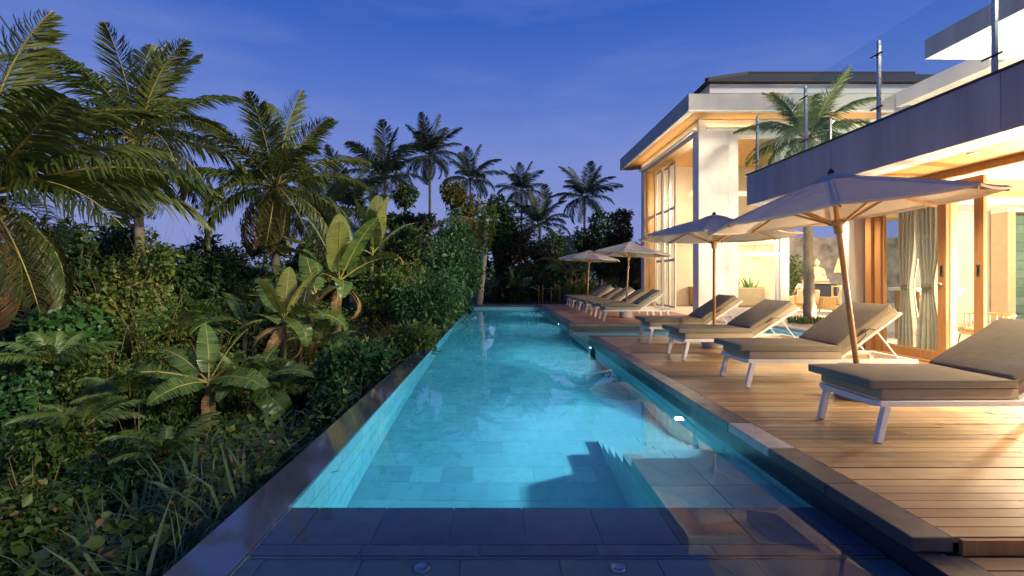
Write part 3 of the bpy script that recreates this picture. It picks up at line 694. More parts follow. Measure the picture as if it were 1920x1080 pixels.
def pendant(x, y, ztop, z, power, label, r=0.16, h=0.22, name='pendant_lamp'):
    t = empty(name, (x, y, z)); tag(t, label, 'lamp')
    MB().lathe([(r, 0), (r * 0.97, 0.0), (r * 0.55, h * 0.75), (r * 0.2, h), (r * 0.16, h), (r * 0.57, h * 0.72), (r, 0)][:6], 20).build('shade', M['shade_glow'], t, True)
    MB().tube([(0, 0, h), (0, 0, ztop - z)], 0.006, 5).build('cord', M['black'], t)
    MB().lathe([(0.001, -0.04), (0.03, -0.03), (0.04, 0.0), (0.03, 0.03), (0.001, 0.05)], 12).build('bulb', M['lens_warm'], t, True, loc=(0, 0, 0.05))
    lamp('pendant_bulb', 'POINT', (0, 0, -0.08), power, WARM, 0.1, parent=t)
    return t
pendant(7.95, 19.0, 6.36, 4.6, 60, 'woven pendant lamp high in the hall behind the tall glazing')
pendant(8.6, 17.3, 6.36, 2.55, 36, 'woven pendant lamp hanging low behind the hall window')
pendant(13.3, 18.0, 3.3, 1.48, 45, 'lit woven lamp in front of the weathered stone wall', 0.30, 0.66)
pendant(9.2, 6.2, 2.8, 2.1, 30, 'dark pendant lamp inside the room behind the open door')
pendant(11.5, 3.5, 2.8, 2.1, 60, 'pendant lamp deep in the room to the right')
pendant(14.2, 11.3, 3.2, 2.6, 20, 'pendant lamp before the white wall with the tiled water feature')

def fill_lamp(x, y, power, label):  # lamps added out of view to brighten what stands around them
    t = empty('fill_lamp', (x, y, 0.0)); tag(t, label, 'lamp')
    MB().lathe([(0.001, 0), (0.22, 0), (0.22, 0.03), (0.05, 0.05), (0.04, 0.5), (0.05, 0.55), (0.001, 0.55)], 20).build('stand', M['rattan'], t, True)
    MB().lathe([(0.22, 0.62), (0.215, 0.62), (0.15, 0.95), (0.155, 0.95)], 24).build('shade', M['fill_shade'], t, True)
    lamp('fill_bulb', 'POINT', (0, 0, 0.78), power, WARM, 0.07, parent=t)
    return t
fill_lamp(8.7, 6.9, 250, 'unseen added fill lamp with cloth shade inside the room behind the rattan chair')  # added outside the frame to light the parasol undersides
fill_lamp(7.9, 4.0, 150, 'unseen added fill lamp with cloth shade in the room beside the nearest lounger')  # added outside the frame, lights parasol undersides and deck from low down
tl = fill_lamp(9.95, 8.7, 125, 'unseen added fill lamp on the upper terrace behind the balcony band')  # added out of sight to brighten the hall front and fascia
tl.location.z = BZ1 - 0.03
def wall_lamp(loc, aim, power, label, ang=130):
    t = empty('garden_spotlight', loc); tag(t, label, 'spotlight')
    q = Vector(aim).to_track_quat('Z', 'Y').to_euler()
    h = MB().lathe([(0.04, -0.10), (0.055, -0.08), (0.06, 0.02), (0.05, 0.02), (0.045, 0.0), (0.001, 0.0)], 16).build('housing', M['dark'], t, True, rot=q, loc=(0, 0, 0.14))
    MB().lathe([(0.001, 0.0), (0.044, 0.002), (0.001, 0.012)], 16).build('lens', M['lens_warm'], t, True, rot=q, loc=(0, 0, 0.14))
    MB().tube([(0, 0, 0), (0, 0, 0.12)], 0.012, 8).build('stake', M['dark'], t)
    lamp('spot_bulb', 'SPOT', Vector((0, 0, 0.14)) + Vector(aim).normalized() * 0.04, power, WARM, 0.05, aim, ang, 0.9, t)
wall_lamp((9.05, 12.9, 0), (-0.5, 1.6, 1.9), 26, 'small spotlight on the courtyard floor beside the palm')
wall_lamp((7.9, 13.6, 0), (0.15, 1.0, 2.2), 22, 'small spotlight at the foot of the cream hall wall')
wall_lamp((10.3, 13.7, 3.42 - 3.42), (0.3, 1.0, 3.0), 50, 'small spotlight below the wall over the passage')
# continuous light strips below the eave, shining up at the soffit
M['strip'] = glow('eave_light_strip', (1.0, 0.66, 0.30), 16.0)
for (bx, lab) in (((6.56, 6.60, 15.6, 21.4, 6.14, 6.16), 'long light strip along the pool side of the hall, under its eave'), ((6.9, 12.3, 15.30, 15.34, 6.14, 6.16), 'long light strip along the front of the hall, under its eave')):
    t = empty('eave_light_strip', (0, 0, 0)); tag(t, lab, 'light strip')
    x0, x1, y0, y1, z0, z1 = bx
    MB().box(x0 + 0.004, x1 - 0.004, y0 + 0.004, y1 - 0.004, z0, z1 - 0.004).build('diffuser', M['strip'], t)
    MB().box(x0 - 0.03, x1 + (0.05 if x1 - x0 < 1 else 0.03), y0 - 0.03, y1 + (0.06 if y1 - y0 < 1 else 0.03), z0 - 0.03, z0 - 0.002).box(x0 - 0.036, x0 - 0.03, y0 - 0.03, y1 + 0.03, z0 - 0.03, z1 + 0.02).box(x0 - 0.03, x1 + 0.03, y0 - 0.036, y0 - 0.03, z0 - 0.03, z1 + 0.02).build('housing', M['white_metal'], t)
# upper storey ceiling lamps
for (x, y, lab) in ((10.3, 4.9, 'round lamp under the upper roof slab, nearer one'), (10.4, 9.8, 'round lamp under the far beam of the upper roof frame')):
    downlight(x, y, 6.09, 75, lab, 160)
for (x, y, lab) in ((12.95, 8.4, 'round lamp under the right wing eave, nearer one'), (12.95, 12.6, 'round lamp under the right wing eave, farther one')):
    downlight(x, y, 6.61, 75, lab, 165)

# ------------------------------------------------------------------ sun loungers
rad = math.radians
def rbox(x0, x1, y0, y1, z0, z1, bev=0.02, seg=3, puff=0.0, nx=8, ny=4):
    """soft box: rounded edges, top slightly crowned"""
    bm = bmesh.new(); bmesh.ops.create_cube(bm, size=1.0)
    for v in bm.verts: v.co = Vector(((x0 + x1) / 2 + v.co.x * (x1 - x0), (y0 + y1) / 2 + v.co.y * (y1 - y0), (z0 + z1) / 2 + v.co.z * (z1 - z0)))
    bmesh.ops.bevel(bm, geom=list(bm.edges), offset=bev, segments=seg, profile=0.6, affect='EDGES')
    if puff:
        bmesh.ops.bisect_plane(bm, geom=bm.verts[:] + bm.edges[:] + bm.faces[:], plane_co=((x0 + x1) / 2, 0, 0), plane_no=(1, 0, 0))
        for fx in (0.2, 0.35, 0.65, 0.8): bmesh.ops.bisect_plane(bm, geom=bm.verts[:] + bm.edges[:] + bm.faces[:], plane_co=(x0 + (x1 - x0) * fx, 0, 0), plane_no=(1, 0, 0))
        for fy in (0.2, 0.5, 0.8): bmesh.ops.bisect_plane(bm, geom=bm.verts[:] + bm.edges[:] + bm.faces[:], plane_co=(0, y0 + (y1 - y0) * fy, 0), plane_no=(0, 1, 0))
        zm = (z0 + z1) / 2
        for v in bm.verts:
            u = (v.co.x - x0) / (x1 - x0); w = (v.co.y - y0) / (y1 - y0)
            if v.co.z > zm: v.co.z += puff * (min(1, 4 * u * (1 - u) * 1.4) * min(1, 4 * w * (1 - w) * 1.4)) + 0.003 * math.sin(9 * u + 5 * w)
    me = bpy.data.meshes.new('soft'); bm.to_mesh(me); bm.free()
    smooth_by_angle(me, 50); return me

def make_lounger(detail=True):
    t = empty('sun_lounger')
    W, L = 0.62, 1.90
    wm_ = M['white_metal']
    for s, y in (('a', 0.0), ('b', W)):
        MB().box(-0.03, L, y - 0.022, y + 0.022, 0.275, 0.32).build('side_rail', wm_, t, bevel=0.003)
        MB().bar((-0.035, y, 0.0), (0.03, y, 0.274), 0.044, 0.05, (1, 0, 0)).build('leg', wm_, t, bevel=0.003)
        MB().bar((L + 0.0, y, 0.0), (L - 0.06, y, 0.274), 0.044, 0.05, (1, 0, 0)).build('leg', wm_, t, bevel=0.003)
    MB().box(-0.052, -0.01, 0.023, W - 0.023, 0.272, 0.317).build('end_rail', wm_, t); MB().box(L - 0.045, L - 0.003, 0.023, W - 0.023, 0.272, 0.317).build('end_rail', wm_, t)
    if detail:
        me = MB().box(0, 0.055, 0.023, W - 0.023, 0.302, 0.323).mesh('slat'); me.materials.append(wm_)
        for k in range(11): obj('slat', me, None, t, (0.04 + k * 0.095, 0, 0))
    cu = obj('base_cushion', rbox(-0.02, 1.04, -0.02, W + 0.02, 0.326, 0.412, 0.014, 2), M['cushion_base'], t)
    cu2 = obj('seat_cushion', rbox(-0.13, 1.02, -0.035, W + 0.035, 0.414, 0.482, 0.022, 3, 0.012), M['cushion'], t)
    for zz in (0.424, 0.474):
        MB().tube([(-0.118, -0.034, zz), (1.01, -0.034, zz), (1.01, W + 0.034, zz), (-0.118, W + 0.034, zz), (-0.129, W + 0.02, zz), (-0.129, -0.02, zz), (-0.118, -0.034, zz)], 0.0045, 5, False).build('piping', M['cushion'], cu2, True)
    # backrest, hinged at x = 1.04
    ang = math.radians(-33)
    b = empty('backrest'); b.parent = t; b.location = (1.03, 0, 0.335); b.rotation_euler = (0, ang, 0)
    Lb = 0.80
    for y in (0.0, W): MB().box(0.0, Lb + 0.06, y - 0.018, y + 0.018, -0.015, 0.015).build('back_rail', wm_, b)
    if detail:
        me = MB().box(0, 0.05, 0.019, W - 0.019, -0.004, 0.014).mesh('back_slat'); me.materials.append(wm_)
        for k in range(8): obj('back_slat', me, None, b, (0.05 + k * 0.1, 0, 0))
    obj('back_base_cushion', rbox(0.02, Lb + 0.03, -0.02, W + 0.02, 0.018, 0.098, 0.014, 2), M['cushion_base'], b)
    obj('back_cushion', rbox(0.03, Lb, -0.035, W + 0.035, 0.100, 0.178, 0.022, 3, 0.012), M['cushion'], b)
    if detail:
        MB().tube([(Lb * 0.35, -0.042, 0.10), (Lb * 0.55, -0.045, 0.095), (Lb * 0.6, -0.05, 0.05)], 0.006, 5).build('tie', M['black'], b)
        MB().tube([(Lb * 0.35, -0.042, 0.10), (Lb * 0.5, -0.05, 0.12), (Lb * 0.45, -0.046, 0.06), (Lb * 0.2, -0.043, 0.03)], 0.005, 5).build('tie', M['black'], b)
    top = Vector((1.03 + 0.55 * math.cos(-ang), 0, 0.33 + 0.55 * math.sin(-ang)))
    for y in (0.06, W - 0.06): MB().tube([(top.x, y, top.z), (1.75, y, 0.30)], 0.009, 6).build('prop', wm_, t)
    return t
near_l = [(2.945, 3.58, 0.6, 'nearest taupe cushioned lounger, cut off by the right edge'),
          (2.935, 5.42, -0.9, 'second near lounger, pale lit backrest, behind the near parasol foot'),
          (2.915, 7.20, 1.1, 'third lounger of the near deck, between the two purple parasols'),
          (2.98, 9.04, -1.2, 'lounger beside the side channel, its back in front of the hall wall')]
far_l = [(3.22, 13.85, 0.0, 'front lounger of the far deck row'), (3.26, 15.3, 0.5, 'second lounger of the far deck row from the channel'),
         (3.26, 16.9, -0.4, 'third lounger of the far deck row from the channel'), (3.28, 18.4, 0.2, 'fourth lounger of the far deck row from the channel'),
         (3.30, 20.05, -0.2, 'fifth lounger of the far deck row from the channel'), (3.36, 21.4, 0.3, 'last lounger of the far deck row, by the flowering hedge')]
proto = make_lounger(True)
for i, (x, y, rz, lab) in enumerate(near_l):
    o = proto if i == 0 else copy_tree(proto)
    o.location = (x, y, 0.0); o.rotation_euler = (0, 0, math.radians(rz)); tag(o, lab, 'sun lounger', 'loungers on the near deck')
    [c for c in o.children if c.name.startswith('backrest')][0].rotation_euler = (0, rad((-31, -37, -32, -34)[i]), 0)
proto2 = make_lounger(False)
for i, (x, y, rz, lab) in enumerate(far_l):
    o = proto2 if i == 0 else copy_tree(proto2)
    o.location = (x, y, 0.0); o.rotation_euler = (0, 0, math.radians(rz)); tag(o, lab, 'sun lounger', 'loungers on the far deck')
    [c for c in o.children if c.name.startswith('backrest')][0].rotation_euler = (0, rad((-33, -30, -35, -31, -36, -32)[i]), 0)

# ------------------------------------------------------------------ parasols
def canopy_mesh(R, rise, phase, sag=0.035):
    V = []; Fc = []; nr = 8; ns = 6
    def pt(k, r): a = phase + k * math.pi / 4; return Vector((math.cos(a), math.sin(a), 0)) * (R * r)
    for k in range(8):
        b = len(V)
        for i in range(nr + 1):
            r = i / nr
            for j in range(ns + 1):
                w = j / ns; p = pt(k, r).lerp(pt(k + 1, r), w)
                s = 4 * w * (1 - w)
                V.append((p.x, p.y, -rise * r - sag * s * r * (0.6 + 0.4 * math.sin(math.pi * r)) + 0.012 * math.sin(math.pi * r)))
        for i in range(nr):
            for j in range(ns): q = b + i * (ns + 1) + j; Fc.append((q, q + ns + 1, q + ns + 2, q + 1))
        # hem
        b2 = len(V)
        for j in range(ns + 1):
            x, y, z = V[b + nr * (ns + 1) + j]; V.append((x * 0.998, y * 0.998, z - 0.022))
        for j in range(ns): q = b + nr * (ns + 1) + j; Fc.append((q, b2 + j, b2 + j + 1, q + 1))
    me = bpy.data.meshes.new('canopy'); me.from_pydata(V, [], Fc); smooth_by_angle(me, 8); return me
def parasol(base, top_z, R, rise, tilt, phase, label, base_h=0.33):
    t = empty('parasol', base); tag(t, label, 'parasol', 'cream parasols on the decks')
    MB().lathe([(0.001, 0.0), (0.205, 0.0), (0.215, 0.02), (0.205, base_h - 0.05), (0.18, base_h), (0.06, base_h + 0.012), (0.05, base_h + 0.02), (0.001, base_h + 0.02)], 28).build('foot', M['concrete'], t, True)
    u = empty('umbrella_frame'); u.parent = t; u.location = (0, 0, base_h * 0.6); u.rotation_euler = tilt
    H = top_z - base_h * 0.6
    MB().tube([(0, 0, 0), (0, 0, H * 0.5), (0, 0, H - 0.04)], [0.027, 0.027, 0.024], 14).build('pole', M['pole'], u, True)
    MB().lathe([(0.035, -0.06), (0.065, -0.05), (0.075, -0.015), (0.055, 0.0), (0.05, 0.02), (0.001, 0.02)], 16).build('hub', M['pole'], u, True, loc=(0, 0, H - 0.08))
    zr = H - rise - 0.16
    MB().lathe([(0.035, -0.10), (0.045, -0.08), (0.05, -0.01), (0.085, 0.0), (0.085, 0.035), (0.05, 0.045), (0.035, 0.05)], 16).build('runner', M['pole'], u, True, loc=(0, 0, zr))
    for k in range(8):
        a = phase + k * math.pi / 4; c, s_ = math.cos(a), math.sin(a)
        z1 = H - 0.10 - 0.02; 
        MB().bar((0.06 * c, 0.06 * s_, H - 0.085), ((R - 0.02) * c, (R - 0.02) * s_, H - 0.035 - rise - 0.03), 0.018, 0.026).build('rib', M['pole'], u)
        rr = 0.46 * R
        MB().bar((0.075 * c, 0.075 * s_, zr + 0.02), (rr * c, rr * s_, H - 0.085 - (rise - 0.02) * 0.46 - 0.01), 0.016, 0.024).build('strut', M['pole'], u)
    cn = obj('canopy', canopy_mesh(R, rise, phase), M['canopy'], u, (0, 0, H - 0.035))
    for k in range(8):
        a = phase + k * math.pi / 4; MB().tube([(R * q_ * math.cos(a), R * q_ * math.sin(a), -rise * q_ + 0.012 * math.sin(math.pi * q_) + 0.001) for q_ in (0.03, 0.25, 0.5, 0.75, 0.995)], 0.0045, 5).build('seam', M['canopy'], cn, True)
    obj('vent_cap', canopy_mesh(R * 0.2, rise * 0.22, phase, 0.005), M['canopy'], u, (0, 0, H - 0.012))
    MB().lathe([(0.03, -0.02), (0.035, 0.0), (0.028, 0.025), (0.012, 0.045), (0.001, 0.05)], 14).build('finial', M['black'], u, True, loc=(0, 0, H - 0.01))
    return t
rad = math.radians
parasol((3.80, 4.92, 0), 2.39, 1.29, 0.40, (rad(-1.5), rad(-6.5), 0), rad(10), 'large near parasol with purple-grey canopy and leaning pole', 0.34)
parasol((3.96, 8.52, 0), 2.42, 1.36, 0.37, (0, 0, 0), rad(14), 'upright parasol in front of the tall cream hall')
parasol((4.18, 15.1, 0), 2.44, 1.30, 0.36, (rad(0), rad(3), 0), rad(22), 'far deck parasol, the nearer of the two small cream ones')
parasol((3.75, 19.3, 0), 2.42, 1.30, 0.36, (rad(0), rad(2.5), 0), rad(5), 'far deck parasol, the farther of the two small cream ones')

# ------------------------------------------------------------------ curtain behind the glass
def curtain_mesh(y0, y1, x, z0, z1, ztie, folds):
    V = []; ny, nz_ = 70, 40
    yc = y0 + (y1 - y0) * 0.62
    for j in range(nz_ + 1):
        z = z0 + (z1 - z0) * j / nz_
        d = abs(z - ztie); k = 1 - 0.45 * math.exp(-(d / 0.42) ** 2) if z > ztie else 1 - 0.45 * math.exp(-(d / 0.5) ** 2)
        for i in range(ny + 1):
            u = i / ny; y = yc + ((y0 + (y1 - y0) * u) - yc) * k
            V.append((x + 0.035 * math.sin(u * folds * 2 * math.pi + 0.6 * math.sin(z * 2)) * (0.5 + 0.5 * k) + 0.012 * math.sin(u * 31 + z), y, z))
    Fc = [(j * (ny + 1) + i, j * (ny + 1) + i + 1, (j + 1) * (ny + 1) + i + 1, (j + 1) * (ny + 1) + i) for j in range(nz_) for i in range(ny)]
    me = bpy.data.meshes.new('curtain'); me.from_pydata(V, [], Fc); me.polygons.foreach_set('use_smooth', [True] * len(Fc)); return me
cu = empty('tied_curtain', (0, 0, 0)); tag(cu, 'grey linen curtain tied at its waist behind the door glass', 'curtain')
obj('cloth', curtain_mesh(7.02, 7.50, 6.74, 0.04, 2.66, 1.12, 6), M['curtain'], cu)
MB().lathe([(0.07, -0.035), (0.085, -0.02), (0.085, 0.02), (0.07, 0.035)], 16).build('tie_band', M['cushion'], cu, True, loc=(6.74, 7.32, 1.12))
cu = empty('tied_curtain', (0, 0, 0)); tag(cu, 'second grey curtain gathered close to the dark door frame', 'curtain')
obj('cloth', curtain_mesh(7.55, 7.92, 6.80, 0.04, 2.66, 1.10, 5), M['curtain'], cu)
MB().lathe([(0.055, -0.035), (0.07, -0.02), (0.07, 0.02), (0.055, 0.035)], 16).build('tie_band', M['cushion'], cu, True, loc=(6.80, 7.78, 1.10))

# ------------------------------------------------------------------ rattan chair inside the door
ch = empty('rattan_chair', (7.25, 6.95, 0.0), rad(200)); tag(ch, 'rattan armchair with black wire legs just inside the open door', 'chair')
for sx in (-1, 1):
    for sy in (-1, 1): MB().tube([(sx * 0.2, sy * 0.2, 0.42), (sx * 0.26, sy * 0.26, 0.0)], 0.009, 6).build('leg', M['black'], ch, True)
MB().tube([(0.23, 0.23, 0.2), (-0.23, 0.23, 0.2), (-0.23, -0.23, 0.2), (0.23, -0.23, 0.2), (0.23, 0.23, 0.2)], 0.006, 5).build('leg_brace', M['black'], ch, True)
MB().lathe([(0.001, -0.02), (0.25, -0.02), (0.27, 0.0), (0.25, 0.02), (0.001, 0.025)], 24).build('seat', M['rattan'], ch, True, loc=(0, 0, 0.44))
MB().lathe([(0.001, 0), (0.22, 0), (0.24, 0.025), (0.2, 0.05), (0.001, 0.055)], 24).build('seat_cushion', M['upholstery'], ch, True, loc=(0, 0, 0.462))
arc = [(0.29 * math.cos(a), 0.29 * math.sin(a), 0.72 - 0.10 * max(0, math.cos(a)) ** 1) for a in [rad(x) for x in range(60, 301, 15)]]
MB().tube([(0.16, 0.24, 0.44)] + arc + [(0.16, -0.24, 0.44)], 0.016, 8).build('back_rim', M['rattan'], ch, True)
for x in range(75, 290, 15):
    a = rad(x); MB().tube([(0.26 * math.cos(a), 0.26 * math.sin(a), 0.44), (0.29 * math.cos(a), 0.29 * math.sin(a), 0.72 - 0.10 * max(0, math.cos(a)))], 0.008, 5).build('spindle', M['rattan'], ch, True)

# tiled water wall and its frame at the back of the room
ww = empty('tiled_water_wall', (14.45, 13.1, 0)); tag(ww, 'tall green tiled water wall in a pale stone frame at the far right', 'water feature')
MB().box(-0.22, 0.0, -0.05, 0.4, 0, 3.1).build('frame', M['upholstery'], ww)
MB().box(0.0, 1.6, 0.03, 0.4, 0, 3.0).build('backing', M['dark'], ww)
m_gt = tile_mat('green_wall_tile', [(0.06, 0.13, 0.12), (0.11, 0.20, 0.17), (0.085, 0.165, 0.15)], 0.3, 0.15)
me = MB().box(0.004, 0.396, -0.02, 0.028, 0.004, 0.246).mesh('wall_tile', bevel=0.004); me.materials.append(m_gt)
for r in range(12):
    for c in range(4): obj('wall_tile', me, None, ww, (c * 0.4, random.uniform(-0.004, 0.004), r * 0.25))
MB().box(-0.22, 1.6, -0.06, 0.4, 3.1, 3.25).build('lintel', M['white'], ww)
# bar counter and timber column seen through the door glass
cb = empty('bar_counter', (9.3, 9.3, 0), 0); tag(cb, 'timber bar counter glowing behind the door glass', 'counter')
MB().box(-0.9, -0.1, 0, 0.6, 0, 1.0).build('front', M['door_wood'], cb, bevel=0.01); MB().box(-1.0, -0.05, -0.05, 0.65, 1.0, 1.06).build('top', M['white'], cb, bevel=0.008)
MB().box(-0.9, -0.1, -0.03, -0.01, 0.93, 0.98).build('light_strip', M['lens_warm'], cb)
tc_ = MB().box(7.75, 7.88, 8.0, 8.13, 0, 2.74).build('timber_column', M['soffit'], None, bevel=0.01); tag(tc_, 'square timber column inside the room behind the door glass', 'column')

# ------------------------------------------------------------------ hall and passage furniture
POTS = []
def armchair(x, y, rz, label, w=0.78, name='armchair', grp=None):
    t = empty(name, (x, y, 0), rad(rz)); tag(t, label, 'armchair', grp)
    obj('seat_cushion', rbox(-w / 2 + 0.08, w / 2 - 0.08, -0.32, 0.30, 0.30, 0.46, 0.04, 3, 0.02), M['upholstery'], t)
    MB().box(-w / 2, w / 2, -0.36, 0.36, 0.12, 0.30).build('frame', M['rattan'], t, bevel=0.02)
    bk = obj('back', rbox(-w / 2 + 0.02, w / 2 - 0.02, -0.06, 0.06, 0, 0.52, 0.04, 3), M['upholstery'], t, (0, 0.36, 0.32), (rad(-12), 0, 0))
    for s in (-1, 1):
        MB().box(s * w / 2 - 0.05, s * w / 2 + 0.05, -0.36, 0.34, 0.12, 0.58).build('arm', M['rattan'], t, bevel=0.02)
        for yy in (-0.3, 0.3): MB().tube([(s * (w / 2 - 0.05), yy, 0.13), (s * (w / 2 - 0.03), yy, 0)], 0.022, 8).build('leg', M['door_wood'], t)
    return t
armchair(11.55, 17.7, 172, 'sand armchair in the passage with the person in it')
armchair(12.4, 17.2, 200, 'empty sand armchair in the passage right of the palm trunk')
armchair(8.35, 18.2, -60, 'sand armchair inside the hall behind the tall glazing')
# sofa behind the hall window
so = empty('sofa', (8.75, 16.9, 0), rad(180)); tag(so, 'long sand sofa with pale cushions behind the hall window', 'sofa')
obj('seat_cushion', rbox(-0.62, 0.62, -0.35, 0.35, 0.28, 0.46, 0.04, 3, 0.02), M['upholstery'], so)
MB().box(-0.7, 0.7, -0.4, 0.42, 0.08, 0.28).build('frame', M['rattan'], so, bevel=0.02)
obj('back', rbox(-0.68, 0.68, 0.30, 0.46, 0.28, 0.92, 0.05, 3), M['upholstery'], so)
for s in (-0.35, 0.0, 0.35): obj('throw_pillow', rbox(-0.19, 0.19, -0.06, 0.06, -0.19, 0.19, 0.05, 3), M['white'], so, (s, 0.20, 0.62), (rad(-18), 0, rad(s * 20)))
sb = empty('sideboard', (10.4, 20.9, 0)); tag(sb, 'long timber sideboard against the back wall of the hall', 'sideboard')
MB().box(-1.6, 1.6, 0, 0.5, 0.1, 0.85).build('body', M['door_wood'], sb, bevel=0.01); MB().box(-1.65, 1.65, -0.03, 0.52, 0.851, 0.89).build('top', M['rattan'], sb)
for q in range(4): MB().box(-1.58 + q * 0.79, -0.81 + q * 0.79, -0.02, -0.001, 0.13, 0.82).build('door', M['soffit'], sb)
for (x, y, lab) in ((9.0, 18.4, 'leafy potted plant behind the hall window, left one'), (10.3, 19.0, 'leafy potted plant behind the hall window, right one')):
    pt_ = empty('potted_plant', (x, y, 0)); tag(pt_, lab, 'plant')
    MB().lathe([(0.001, 0), (0.16, 0), (0.22, 0.35), (0.24, 0.42), (0.2, 0.42), (0.19, 0.36), (0.001, 0.36)], 20).build('pot', M['white'], pt_, True)
    POTS.append(pt_)
pendant(10.6, 19.2, 2.75, 2.0, 48, 'round woven pendant lamp over the sideboard in the hall')
# side table and statue
tb = empty('side_table', (13.7, 18.3, 0)); tag(tb, 'small timber side table with open shelf below the woven lamp', 'table')
MB().box(-0.45, 0.4, -0.25, 0.25, 0.92, 0.96).build('top', M['rattan'], tb); MB().box(-0.43, 0.38, -0.23, 0.23, 0.45, 0.48).build('shelf', M['rattan'], tb)
for sx in (-0.42, 0.37):
    for sy in (-0.22, 0.22): MB().box(sx - 0.025, sx + 0.025, sy - 0.025, sy + 0.025, 0, 0.919).build('leg', M['rattan'], tb)
bd = empty('buddha_statue', (15.35, 22.5, 1.02), rad(0)); tag(bd, 'seated sandstone buddha statue before the weathered wall', 'statue')
bd_b = bmesh.new()
def ell(c, r, q=(0, 0, 0)):
    mt = Matrix.Translation(c) @ Matrix.Rotation(q[1], 4, 'Y') @ Matrix.Rotation(q[0], 4, 'X') @ Matrix.Diagonal((*r, 1))
    bmesh.ops.create_uvsphere(bd_b, u_segments=18, v_segments=12, radius=1.0, matrix=mt)
ell((0, 0, 0.42), (0.26, 0.19, 0.34)); ell((0, 0.0, 0.66), (0.33, 0.17, 0.13)); ell((0, -0.02, 0.80), (0.09, 0.09, 0.12)); ell((0, -0.03, 0.95), (0.135, 0.14, 0.165))
ell((0, -0.01, 1.11), (0.07, 0.07, 0.07)); ell((-0.24, -0.12, 0.13), (0.27, 0.22, 0.12)); ell((0.24, -0.12, 0.13), (0.27, 0.22, 0.12)); ell((0, -0.26, 0.13), (0.30, 0.15, 0.09))
ell((-0.33, -0.03, 0.48), (0.085, 0.10, 0.24), (0, 0.15)); ell((0.33, -0.03, 0.48), (0.085, 0.10, 0.24), (0, -0.15)); ell((-0.2, -0.2, 0.28), (0.20, 0.07, 0.065), (0, 0.2)); ell((0.2, -0.2, 0.28), (0.20, 0.07, 0.065), (0, -0.2))
ell((-0.14, 0, 0.93), (0.025, 0.04, 0.08)); ell((0.14, 0, 0.93), (0.025, 0.04, 0.08)); ell((0, -0.17, 0.95), (0.02, 0.03, 0.035))
me = bpy.data.meshes.new('figure'); bd_b.to_mesh(me); bd_b.free(); me.polygons.foreach_set('use_smooth', [True] * len(me.polygons))
fg = obj('figure', me, M['statue'], bd); rm = fg.modifiers.new('merge', 'REMESH'); rm.mode = 'VOXEL'; rm.voxel_size = 0.022; rm.use_smooth_shade = True
MB().lathe([(0.001, 0.0), (0.50, 0.0), (0.54, 0.03), (0.5, 0.07), (0.001, 0.07)], 24).build('lotus_base', M['statue'], bd, True, loc=(0, -0.08, -0.03))
pd = MB().box(14.7, 16.0, 22.0, 23.0, 0, 0.98).build('plinth', M['dark'], bevel=0.02); tag(pd, 'dark plinth under the seated statue', 'plinth')
sw = MB().box(14.9, 26, 24.0, 24.35, -0.5, 3.35).build('garden_wall', M['stone_wall'], bevel=0.02); tag(sw, 'weathered brown stone garden wall behind the statue', 'wall')
lamp('statue_fill_spot', 'SPOT', (14.9, 20.6, 2.9), 40, WARM, 0.06, (0.4, 2.0, -0.9), 100, 0.9, None)  # added spot on the statue, without any fixture

# ------------------------------------------------------------------ person seated in the armchair
per = empty('person', (11.55, 17.7, 0), rad(172)); tag(per, 'person in a cap and pale shirt sitting in the passage armchair', 'person')
SKN = plain('skin', (0.46, 0.27, 0.17), 0.55, 0.08, 12); SHIRT = plain('pale_shirt', (0.62, 0.57, 0.50), 0.85, 0.06, 8); CAP = plain('maroon_cap', (0.10, 0.03, 0.025), 0.8, 0.1, 12); TROU = plain('khaki_shorts', (0.22, 0.17, 0.11), 0.85, 0.08, 8)
def skin_body(name, verts, edges, radii, mat_, parent, root=0, sub=2):
    me = bpy.data.meshes.new(name); me.from_pydata(verts, edges, []); o = obj(name, me, mat_, parent)
    o.modifiers.new('skin', 'SKIN'); o.modifiers['skin'].use_smooth_shade = True
    for i, r in enumerate(radii): me.skin_vertices[0].data[i].radius = (r, r) if not isinstance(r, tuple) else r
    me.skin_vertices[0].data[root].use_root = True
    s = o.modifiers.new('sub', 'SUBSURF'); s.levels = sub; s.render_levels = sub; return o
V_ = [(0, 0.12, 0.56), (0, 0.17, 0.76), (0, 0.20, 0.96), (0, 0.18, 1.07), (0, 0.15, 1.15), (0, 0.13, 1.24),
      (0.19, 0.18, 1.00), (0.25, 0.04, 0.78), (0.20, -0.17, 0.68), (-0.19, 0.18, 1.00), (-0.25, 0.04, 0.78), (-0.20, -0.17, 0.68),
      (0.12, 0.05, 0.54), (0.16, -0.36, 0.56), (0.16, -0.42, 0.10), (0.16, -0.56, 0.04), (-0.12, 0.05, 0.54), (-0.16, -0.36, 0.56), (-0.16, -0.42, 0.10), (-0.16, -0.56, 0.04)]
E_ = [(0, 1), (1, 2), (2, 3), (3, 4), (4, 5), (2, 6), (6, 7), (7, 8), (2, 9), (9, 10), (10, 11), (0, 12), (12, 13), (13, 14), (14, 15), (0, 16), (16, 17), (17, 18), (18, 19)]
R_ = [0.15, 0.15, 0.13, 0.055, 0.085, 0.085, 0.06, 0.045, 0.032, 0.06, 0.045, 0.032, 0.09, 0.065, 0.04, 0.035, 0.09, 0.065, 0.04, 0.035]
skin_body('body', V_, E_, R_, SKN, per)
skin_body('shirt', [V_[0], V_[1], V_[2], (0, 0.19, 1.02), V_[6], (0.235, 0.08, 0.84), V_[9], (-0.235, 0.08, 0.84)], [(0, 1), (1, 2), (2, 3), (2, 4), (4, 5), (2, 6), (6, 7)], [0.168, 0.168, 0.148, 0.08, 0.078, 0.068, 0.078, 0.068], SHIRT, per)
